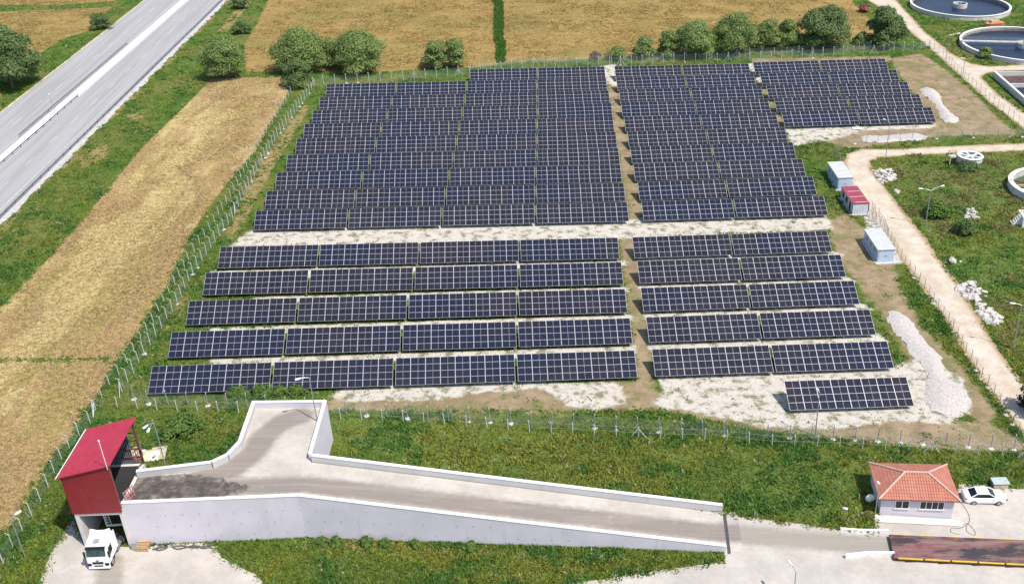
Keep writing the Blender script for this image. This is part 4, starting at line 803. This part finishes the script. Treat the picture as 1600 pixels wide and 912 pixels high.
# ------------------------------------------------------------------ gravel piles, rubble
def pile(name, lb, px, h, mat, sp=.6):
    poly = gp(px); o0 = poly.mean(0); o = sheet(name, poly, 0, mat, sp, .32, lambda x, y: .012 + h*(1-np.exp(-np.clip(sdist(poly, np.stack([x, y], 1)), 0, 6)/1.1))*(.6+.8*fbm(x, y, 2.5, 5)))
    for v in o.data.vertices: v.co.x -= o0[0]; v.co.y -= o0[1]
    o.location = (o0[0], o0[1], 0); o.data.polygons.foreach_set('use_smooth', [True]*len(o.data.polygons)); return tag(o, lb, 'gravel pile', 'gravel piles in the solar field')
M_grpile = pm('crushed_stone', (.50, .45, .415), .14, 3.5, .95, bump=.08)
pile('gravel_pile', 'bone shaped pile of pale gravel right of the far right block', [(1200+x/4, y/4) for x, y in [(950,560),(990,545),(1030,556),(1055,572),(1075,600),(1090,650),(1140,705),(1195,745),(1180,768),(1110,768),(1075,740),(1070,700),(1030,640),(960,590)]], .7, M_grpile)
pile('gravel_pile', 'low spread of pale gravel behind the fence by the upper track', [(1200+x/4, y/4) for x, y in [(580,860),(620,845),(700,850),(850,838),(930,832),(1000,855),(960,880),(700,892),(590,890)]], .4, M_grpile)
pile('gravel_pile', 'long pale gravel tongue right of the near right block', [(1200+x/4, 456+y/4) for x, y in [(745,125),(800,118),(870,155),(920,200),(940,260),(1000,330),(1080,400),(1100,500),(1130,560),(1240,610),(1270,700),(1230,750),(1120,780),(1010,740),(980,600),(1000,500),(900,400),(870,340),(800,260),(745,190)]], .5, M_grpile)
M_rub = pm('rubble_white', (.52, .475, .435), .18, 1.5, .95)
def rubble(lb, px, n, smax=.9, name='rubble_heap'):
    poly = gp(px); lo, hi = poly.min(0), poly.max(0); q = MB(); k = 0; o0 = poly.mean(0); ar = []
    while k < n:
        p = rng.uniform(lo, hi)
        d = sdist(poly, p[None])[0]
        if d < 0: continue
        k += 1; s = rng.uniform(.2, smax); z = min(d, 1.2)*.35*rng.uniform(.2, 1)
        vs = []; M = Matrix.Translation((p[0]-o0[0], p[1]-o0[1], z)) @ Matrix.Rotation(rng.uniform(0, 6.3), 4, 'Z') @ Matrix.Rotation(rng.normal(0, .35), 4, 'X')
        a, b, c = s*rng.uniform(.6, 1.2), s*rng.uniform(.4, .9), s*rng.uniform(.18, .45)
        j = lambda: rng.uniform(.65, 1)
        q.hexa([M @ Vector(v) for v in ((-a*j(), -b*j(), -.15), (a*j(), -b*j(), -.15), (a*j(), b*j(), -.15), (-a*j(), b*j(), -.15))], [M @ Vector(v) for v in ((-a*j()*.8, -b*j()*.8, c*j()), (a*j()*.8, -b*j()*.8, c*j()), (a*j()*.8, b*j()*.8, c*j()), (-a*j()*.8, b*j()*.8, c*j()))])
    o = q.build(name, M_rub); o.location = (o0[0], o0[1], 0); return tag(o, lb, 'rubble', 'heaps of broken concrete')
rubble('broad heap of white rubble beside the bend of the dirt track', [(1360,272),(1375,264),(1392,266),(1403,276),(1390,285),(1376,287)], 60)
rubble('white rubble heap beside the dirt track, upper of the two nearest the lamp', [(1493,446),(1503,437),(1522,440),(1532,452),(1547,460),(1530,470),(1512,466),(1497,462)], 60)
rubble('white rubble heap beside the dirt track, lower of the two nearest the lamp', [(1524,474),(1540,472),(1556,490),(1568,497),(1562,508),(1545,506),(1530,495)], 50)
rubble('brownish rubble mound among the weeds left of the white stair block', [(1508,330),(1518,323),(1528,333),(1536,340),(1520,345),(1509,342)], 30, .7)
rubble('two pale broken slabs lying in the grass above the rubble heaps', [(1484,408),(1492,405),(1506,410),(1500,416),(1488,413)], 4, 1.3, 'broken_slab')
rubble('white stones under the tangled wire fence beside the cabin', [(1357,338),(1363,336),(1378,352),(1392,380),(1386,384),(1370,358),(1358,350)], 70, .6)
rubble('thin pale sticks of debris in the weeds below the rubble', [(1396,296),(1408,298),(1408,305),(1400,303)], 4, .9, 'debris')
o = sheet('white_slab', gp([(1330,200),(1344,199.5),(1347,203),(1333,204)]), .2, M_coping, .8); tag(o, 'white slab lying on gravel below the far right block', 'slab')
# ------------------------------------------------------------------ small yard things
def crate(px, py, yaw, lb):
    t = thing('wooden_pallet', lb, 'pallet', frame(at(px, py, .04), yaw), 'pallets by the ramp wall')
    for k in range(5): q = MB(); q.box(-.75, .75, -.6+k*.26, -.44+k*.26, .5, .56); q.build('top_board', M_wood, t)
    for y in (-.55, 0, .5): q = MB(); q.box(-.75, .75, y, y+.1, 0, .5 if y < .4 else .5); q.build('bearer', M_wood, t)
crate(224.5, 856, R(-3), 'wooden pallet against the ramp wall beside the portal')
def hose(lb, pts, z=.1, r=.06, mat=M_black, z2=None):
    P = [at(*p, z) for p in pts]; Q = []
    for i in range(len(P)-1):
        p0, p1, p2, p3 = P[max(i-1, 0)], P[i], P[i+1], P[min(i+2, len(P)-1)]
        for k in range(6):
            t = k/6; Q.append(.5*((2*p1)+(p2-p0)*t+(2*p0-5*p1+4*p2-p3)*t*t+(3*p1-p0-3*p2+p3)*t**3))
    q = MB(); q.tube([v-P[0] for v in Q], r, 6); o = q.build('hose', mat, None, smooth=True); o.location = P[0]; return tag(o, lb, 'hose')
M_hose = pm('hose_grey', (.09, .085, .085), .2, 3, .7)
hose('thin black hose looping over the concrete right of the gatehouse', [(1503,786),(1512,800),(1515,812),(1510,822),(1511,830),(1520,835),(1524,834),(1521,826),(1511,817),(1506,822),(1497,825),(1488,824),(1485,829),(1492,833),(1500,834)], .05, .028)
hose('grey hose bundle lying along the foot of the ramp wall', [(268,854),(285,852),(300,855),(320,853),(332,850),(320,856),(303,852),(280,857),(270,855)], .1, .09, M_hose)
hose('short dark pipe pile on the forecourt beside the pallet', [(238,858),(248,855),(262,854),(250,859),(240,857)], .1, .1, M_hose)
t = thing('metal_box', 'rusty box with pale lid at the grass edge behind the car', 'box', frame(at(1561, 759), R(-2)))
q = MB(); q.box(-.85, .85, -.55, .55, 0, .75); q.build('body', pm('box_tan', (.45, .36, .26), .2, 2), t, .02); q = MB(); q.box(-.95, .95, -.65, .65, .752, .86); q.build('lid', pm('box_lid_pale', (.42, .48, .46), .1, 2), t, .02)
t = thing('tool_cupboard', 'small grey cabinet at the right leg of the concrete portal', 'cabinet', frame(at(211, 858), R(-5)))
q = MB(); q.box(-.3, .3, -.2, .2, .0, 1.1); q.build('body', M_postd, t, .02); q = MB(); q.box(-.25, .25, -.22, -.203, .1, 1.0); q.build('door', M_steel, t)
t = thing('rubbish_heap', 'cream tarpaulin and scrap lying behind the ramp wall by the shed', 'scrap', Vector(at(226, 712)))
q = MB()
for k in range(16): M = Matrix.Translation((rng.uniform(-1.8, 1.8), rng.uniform(-1.2, 1.2), rng.uniform(.05, .4))) @ Matrix.Rotation(rng.uniform(0, 6), 4, 'Z') @ Matrix.Rotation(rng.normal(0, .4), 4, 'X'); q.box(-.6, .6, -.3, .3, -.08, .1, k % 3, M)
q.build('scrap', [M_coping, M_wood, M_brown], t); q = MB(); q.loft([[(x, -1.2, .1), (x, 0, .55+.2*math.sin(x*3)), (x, 1.2, .1), (x, 0, .02)] for x in np.linspace(-1.6, 1.4, 7)]); q.build('tarpaulin', pm('tarp_cream', (.62, .55, .36), .1, 1), t)
o = sheet('concrete_slab', gp([(238,701),(262,697),(258,718),(240,719)]), .2, pm('slab_tan', (.50, .42, .32), .08, 1), .7); tag(o, 'tan concrete slab in the grass behind the ramp wall', 'slab')
# ------------------------------------------------------------------ trees
def crown_mesh(name, H, Wd, mat, seed, parent, leaf=.3, nb=None, low=.12, dens=1.0):
    r = np.random.default_rng(seed); nb = nb or int(9+Wd*1.3); B = []
    nb = int(nb*1.7); lob = r.uniform(.75, 1.2, 5); ph_ = r.uniform(0, 6.28)
    for k in range(nb):
        a = r.uniform(0, 2*np.pi); q = r.uniform(.05, 1)**.45; zc = r.uniform(low+.10, .93)
        rad = Wd/2*(1-max(0, zc-.42)**1.6/.50)*.80*np.interp(((a+ph_) % 6.2832)/6.2832*5, range(6), list(lob)+[lob[0]]); rad = max(rad, .05*Wd)
        B.append((q*rad*np.cos(a), q*rad*np.sin(a), zc*H*r.uniform(.9, 1.04), r.uniform(.11, .23)*Wd))
    B.append((0, 0, .5*H, .30*Wd)); B.append((0, 0, .28*H, .30*Wd)); B = np.array(B)
    N = int(dens*(1500+620*Wd*H/6)); bi = r.choice(len(B), N, p=B[:, 3]**2/(B[:, 3]**2).sum())
    d = r.normal(size=(N, 3)); d /= np.linalg.norm(d, axis=1)[:, None]; d[:, 2] = np.where(d[:, 2] < -.2, -d[:, 2]*.6, d[:, 2])
    rr = B[bi, 3]*(.55+.5*r.uniform(0, 1, N)**.5)*(1+.25*r.normal(size=N)*(r.uniform(size=N) < .15)); C = B[bi, :3] + d*rr[:, None]*np.array([1, 1, .85]); C[:, 2] = np.maximum(C[:, 2], .1)
    nrm = d*1.0 + r.normal(size=(N, 3))*.42; nrm[:, 2] += .2; nrm /= np.linalg.norm(nrm, axis=1)[:, None]
    t1 = np.cross(nrm, r.normal(size=(N, 3))); t1 /= np.linalg.norm(t1, axis=1)[:, None]; t2 = np.cross(nrm, t1); s = leaf*r.uniform(.55, 1.25, N)[:, None]
    V = np.stack([C-t1*s, C-t2*s*.55+nrm*s*.15, C+t1*s, C+t2*s*.55+nrm*s*.15], 1).reshape(-1, 3)
    tone = r.uniform(-.25, .35, len(B)); cv = np.repeat(np.clip(r.normal(.30, .10, N)+tone[bi]*1.2, 0, 1), 4); o = npmesh(name, V, np.arange(4*N).reshape(-1, 4), mat, None, False, np.stack([cv]*3, 1)); o.parent = parent; return o
def tree(lb, base, top, x0, x1, mat, seed, cat='tree', name='leafy_tree', leaf=.27, low=.06, H=None, Wd=None, dens=1.0, group=None, hf=1.0):
    B = at(*base); H = H or hgt(B, *top)*hf; Wd = Wd or abs((at(x1, base[1])-at(x0, base[1])).x)*1.16
    t = thing(name, lb, cat, frame(B, 0), group); r = random.Random(seed)
    q = MB(); tr_ = .03*H+.05; q.tube([(0, 0, -.2), (r.uniform(-.1, .1), r.uniform(-.1, .1), H*.25), (r.uniform(-.2, .2), 0, H*.6)], [tr_, tr_*.75, tr_*.3], 8)
    for k in range(6):
        a = k*1.05+r.uniform(-.3, .3); z = H*r.uniform(.15, .45); q.tube([(0, 0, z), (math.cos(a)*Wd*.18, math.sin(a)*Wd*.18, z+H*.16), (math.cos(a)*Wd*.34, math.sin(a)*Wd*.34, z+H*.3)], [tr_*.5, tr_*.3, tr_*.1], 5)
    q.build('trunk', M_bark, t); crown_mesh('crown', H, Wd, mat, seed, t, leaf, None, low, dens); return t
G1 = 'trees along the field edge'
tree('big dark tree at the left edge beyond the highway', (20,137), (22,50), -28, 58, M_leafd, 1, leaf=.38, dens=1.3)
tree('small round bush on the verge beyond the highway', (160,46), (160,20), 147, 175, M_leafd, 2, 'bush', 'round_bush')
tree('single round tree at the top corner of the wheat strip', (354,123), (353,62), 321, 388, M_leaf, 3, group=G1, dens=1.3)
tree('small shrub beside the highway, above the single round tree', (379,53), (379,35), 370, 392, M_leafd, 4, 'bush', 'round_bush')
tree('dark shrub at the top edge beside the highway', (376,13), (376,-6), 362, 391, M_leafd, 5, 'bush', 'round_bush')
tree('leftmost tall tree of the clump by the field corner', (470,112), (468,54), 429, 508, M_leaf, 6, group=G1, dens=1.3)
tree('narrow middle tree of the clump by the field corner', (521,104), (520,60), 502, 543, M_leaf, 7, group=G1, dens=.8)
tree('right hand broad tree of the clump by the field corner', (567,112), (563,54), 527, 607, M_leaf, 8, group=G1, dens=1.3)
tree('dark low bush at the corner post of the left fence', (468,134), (467,96), 446, 489, M_leafd, 9, 'bush', 'leafy_bush')
tree('left tree of the lone pair behind the far fence', (682,106), (681,66), 663, 702, M_leaf, 10, group=G1)
tree('right tree of the lone pair behind the far fence', (712,106), (712,60), 693, 732, M_leaf, 11, group=G1)
tree('small round tree left of the long tree row', (1006,91), (1006,60), 990, 1022, M_leaf, 12, group=G1)
tree('low scrubby bush left of the small round tree', (966,93), (966,76), 951, 983, M_leaf, 13, 'bush', 'scrub_bush', .2)
tree('leafless looking grey scrub at the edge of the brown field', (930,94), (930,81), 918, 940, pm('dry_twigs', (.17, .14, .12), .2, 3), 14, 'bush', 'scrub_bush', .15, dens=.5)
tree('leftmost lower tree of the long row', (1043,88), (1043,50), 1029, 1062, M_leaf, 15, group=G1)
tree('broad second tree of the long row', (1082,88), (1080,37), 1050, 1116, M_leaf, 16, group=G1, dens=1.2)
tree('tall third tree of the long row', (1146,83), (1145,26), 1111, 1179, M_leaf, 17, group=G1, dens=1.3)
tree('slim fourth tree of the long row', (1198,77), (1197,30), 1178, 1219, M_leaf, 18, group=G1)
tree('short fifth tree of the long row, beside the largest', (1231,76), (1231,34), 1214, 1250, M_leaf, 19, group=G1)
tree('largest tree at the right end of the long row', (1287,75), (1285,15), 1246, 1326, M_leafd, 20, group=G1, dens=1.4, leaf=.34)
tree('dark tree standing beside the upper dirt road', (1384,72), (1383,11), 1355, 1408, M_leafd, 21, group=G1, dens=1.4, leaf=.34)
tree('grey-green sapling leaning over the rim of the round tank', (1537,91), (1538,73), 1529, 1548, M_leaf, 22, 'tree', 'small_tree', .25)
tree('pale scrub bush left of the dark tree by the dirt road', (1343,70), (1343,50), 1333, 1354, M_leaf, 23, 'bush', 'scrub_bush')
tree('dark green bush in the weeds above the rubble heaps', (1506,366), (1506,344), 1490, 1522, M_leafd, 24, 'bush', 'leafy_bush', .25)
tree('large bright weed clump below the double street lamp', (1462,338), (1462,318), 1440, 1486, M_leafb, 25, 'bush', 'weed_clump', .25)
tree('dark weeds growing round the foot of the concrete well', (1513,264), (1512,250), 1494, 1532, M_leafd, 26, 'bush', 'weed_clump', .22, hf=.55)
tree('dense leafy weeds behind the ramp near the left fence', (283,672), (283,640), 258, 318, M_leafb, 27, 'bush', 'weed_clump', .22, hf=.5)
for i, (px, py, wd, lb) in enumerate([(503,849,1.5,'leftmost small shrub at the foot of the ramp wall'),(525,849,1.4,'small shrub second from left at the foot of the ramp wall'),(573,850,1.8,'widest small shrub at the foot of the ramp wall'),(604,852,1.5,'small shrub right of the widest one at the ramp wall'),(649,854,1.3,'fifth small shrub along the foot of the ramp wall'),(735,858,1.6,'rightmost small shrub at the foot of the ramp wall')]):
    tree(lb, (px, py), None, 0, 0, M_leafb, 40+i, 'shrub', 'small_shrub', .16, .05, .9, wd, .6, 'shrubs along the ramp wall')
for i, (px, py, wd, hh) in enumerate([(462,611,3.2,.9),(372,613,3.4,.9),(412,611,3.6,1.0),(436,611,3.0,.9)]):
    tree(['fourth','first','second','third'][i]+' from left of the tall weeds under the front left solar table', (px, py+3), None, 0, 0, M_leafb, 60+i, 'weeds', 'weed_clump', .2, .05, hh, wd, .8, 'tall weeds under the front row')
# tree outside the right edge whose shadow falls on the track
M_conif = leaf_mat('needles_dark', (.016, .026, .016), (.024, .036, .022), (.04, .055, .03))
tree('dark spiky tree cut off by the right edge beside the dirt track', (1613,645), None, 0, 0, M_conif, 70, 'tree', 'dark_tree', .3, .1, 4.2, 4.6, .5)
q = MB()
t = thing('red_shrub', 'red flowering scrub by the upper dirt road behind the dark tree', 'shrub', frame(at(1350, 19), 0)); crown_mesh('foliage', 1.8, 4.0, pm('red_leaves', (.34, .10, .075), .25, 2), 80, t, .3, 7, .05, .5)
# ------------------------------------------------------------------ grass and crops (uncountable)
SDh = None
blk_poly = [Y1, Y2, r1, r2] + [gp([(0,0)])]*0
hw_poly = np.array([(hx(-26.6, 140), 140), (hx(1.9, 140), 140), (hx(1.9, 420), 420), (hx(-26.6, 420), 420)])
solid = [Y1, Y2, r1, r2, hw_poly, np.array([p for p in dp]), np.array([(-50.2, 90), (-43.5, 90), (-43.5, 99), (-50.2, 99)]), np.array([(42, 91.5), (52.2, 91), (53, 99.5), (43.2, 100.2)])]
for c, rr in (((138.2, 318.5), 14.5), ((139.7, 276.7), 16.6), ((93.8, 197.4), 2.6), ((105.3, 183.4), 8.8)): solid.append(np.array([(c[0]+rr*math.cos(a), c[1]+rr*math.sin(a)) for a in np.linspace(0, 6.28, 24, endpoint=False)]))
solid.append(np.array([(121, 252.4), (138, 252.4), (138, 222), (120, 222)]))
for px, py in ((1370.2, 410.2), (1308.5, 297), (1331, 336)): b = at(px, py); solid.append(np.array([(b.x-.4, b.y-.7), (b.x+3.4, b.y-.7), (b.x+3.4, b.y+8.4), (b.x-.4, b.y+8.4)]))
SOL = np.max([sdist(p, PXY) for p in solid], 0)
def tufts(name, n, wfun, cfun, hr, wr, blades, lb, cat, seed, lean=.5, spread=.25):
    r = np.random.default_rng(seed); wgt = wfun(); wgt = np.clip(wgt, 0, None); c = r.choice(len(wgt), n, p=wgt/wgt.sum())
    x = PXY[c, 0]+r.uniform(-.5, .5, n)*GS; y = PXY[c, 1]+r.uniform(-.5, .5, n)*GS
    k = lookup(SOL, x, y) < .15; x, y = x[k], y[k]; n = len(x)
    col, hs_ = cfun(x, y, r)
    N = n*blades; bx = np.repeat(x, blades)+r.normal(0, spread, N); by = np.repeat(y, blades)+r.normal(0, spread, N)
    h = np.repeat(hs_, blades)*r.uniform(*hr, N); wd = r.uniform(*wr, N)*np.repeat(.7+.5*hs_, blades); a = r.uniform(0, 2*np.pi, N); la = r.uniform(0, 2*np.pi, N); ll = h*lean*r.uniform(.3, 1.4, N)
    p0 = np.stack([bx-np.cos(a)*wd, by-np.sin(a)*wd, np.full(N, -.02)], 1); p1 = np.stack([bx+np.cos(a)*wd, by+np.sin(a)*wd, np.full(N, -.02)], 1); p2 = np.stack([bx+np.cos(la)*ll, by+np.sin(la)*ll, h], 1)
    V = np.stack([p0, p1, p2], 1).reshape(-1, 3); cc = np.repeat(np.repeat(col, blades, 0)*r.uniform(.85, 1.15, (N, 1)), 3, 0)
    o = npmesh(name, V, np.arange(3*N).reshape(-1, 3), M_tuft, None, False, cc); return tag(o, lb, cat, None, 'stuff')
YY = PXY[:, 1]; XX = PXY[:, 0]
inview = (np.abs(XX) < 30+.53*YY) & (YY < 360)
near = np.clip((125/YY)**2.0, .05, 2.5)
noisef = fbm(XX, YY, 3.5, 11); noiseb = fbm(XX, YY, 11, 21)
nonveg = np.maximum.reduce([SD['wheat'], SD['crop']])
def w_grass():
    g = np.where(SD['soil'] > -.2, .10*(noisef > .55), 1.0); g = np.where(SD['grav'] > -.35, .10*(noisef > .57)+.01, g); g = np.where(SD['wild'] > 0, 1.0, g)
    g = g*(nonveg < .1)*(SOL < .3)*inview*near
    g = np.where(CRK < 1.2, .25*g, g); inpv = (XX > -52) & (XX < 60) & (YY > 112) & (YY < 262); return g*np.where(inpv, .55, 1.0)*(.35+1.2*noiseb)
def c_grass(x, y, r):
    n = len(x); f = fbm(x, y, 9, 31); g = fbm(x, y, 3, 41); wild = lookup(SD['wild'], x, y) > 0; so = (lookup(SD['soil'], x, y) > -.3) | (lookup(SD['grav'], x, y) > -.3)
    base = np.stack([.115+.12*f, .195+.08*f, np.full(n, .042)], 1)
    lush = (g > .56)[:, None]; base = np.where(lush, np.array([.10, .20, .04]), base)
    yel = ((f > .54) & wild)[:, None]; base = np.where(yel, np.array([.24, .265, .05]), base)
    dry = ((fbm(x, y, 5, 51) > .66) & wild & (x > 58))[:, None]; base = np.where(dry, np.array([.30, .26, .09]), base)
    right = (wild & (x > 60))[:, None]; base = np.where(right & (fbm(x, y, 6, 61) > .56)[:, None], np.array([.22, .19, .075]), base)
    base = np.where((r.uniform(size=n) < .03)[:, None], np.array([.42, .40, .26]), base)
    base = np.where(so[:, None], base*np.array([1.3, 1.1, 1.0]), base)
    h = np.where(g > .56, 1.25, .8)*np.where(so, .6, 1.0)*(1+.15*r.normal(size=n)); return base, np.clip(h, .3, 1.8)
tufts('grass', 150000, w_grass, c_grass, (.12, .36), (.07, .17), 6, 'mixed green grass and weeds growing over the open ground', 'grass', 5, 1.1, .3)
def w_wheat(): return (SD['wheat'] > .2)*inview*np.clip((140/YY)**2, .1, 2)*1.0
def c_wheat(x, y, r):
    n = len(x); u_ = x*wdir[0]+y*wdir[1]; v_ = x*wdir[1]-y*wdir[0]; f = fbm(v_, u_*.12, 3.5, 71); g = fbm(v_, u_*.3, 5, 81)*.72+.25*lookup(LODGE, x, y)+.05
    c = np.array([.50, .365, .185])*(.85+.3*f)[:, None]; c = np.where((g > .55)[:, None], np.array([.60, .48, .24]), c); c = np.where((f > .6)[:, None], np.array([.46, .365, .155]), c); return c, np.full(n, 1.0)*(.7+.6*g)
tufts('wheat', 75000, w_wheat, c_wheat, (.04, .13), (.10, .22), 5, 'ripe tan wheat standing in the strip between highway and solar field', 'wheat', 6, 3.0, .35)
def w_crop(): return (SD['crop'] > .3)*inview*1.0
def c_crop(x, y, r):
    f = fbm(x*.15, y, 4, 91); c = np.array([.35, .24, .088])*(.9+.2*f)[:, None]; c = np.where((fbm(x, y, 18, 95) > .53)[:, None], np.array([.29, .22, .08]), c); return c, np.full(len(x), 1.0)
tufts('field_crop', 40000, w_crop, c_crop, (.04, .12), (.15, .4), 4, 'orange-brown crop covering the fields at the top', 'crop', 7, 3.0, .5)
# dividing grass line across the far field
def w_line():
    a, b = at(782, 98), at(777, -20); d = np.abs((XX-a.x)*(b.y-a.y)-(YY-a.y)*(b.x-a.x))/math.hypot(b.x-a.x, b.y-a.y); return (d < .9)*(YY > a.y)*(YY < 365)*1.0
tufts('grass_strip', 2500, w_line, lambda x, y, r: (np.tile([.10, .20, .04], (len(x), 1)), np.full(len(x), 1.3)), (.4, .8), (.12, .3), 6, 'narrow green grass strip dividing the far orange field', 'grass', 8)
# far-end fix: materials that use Object coords on placed sheets are world-aligned already
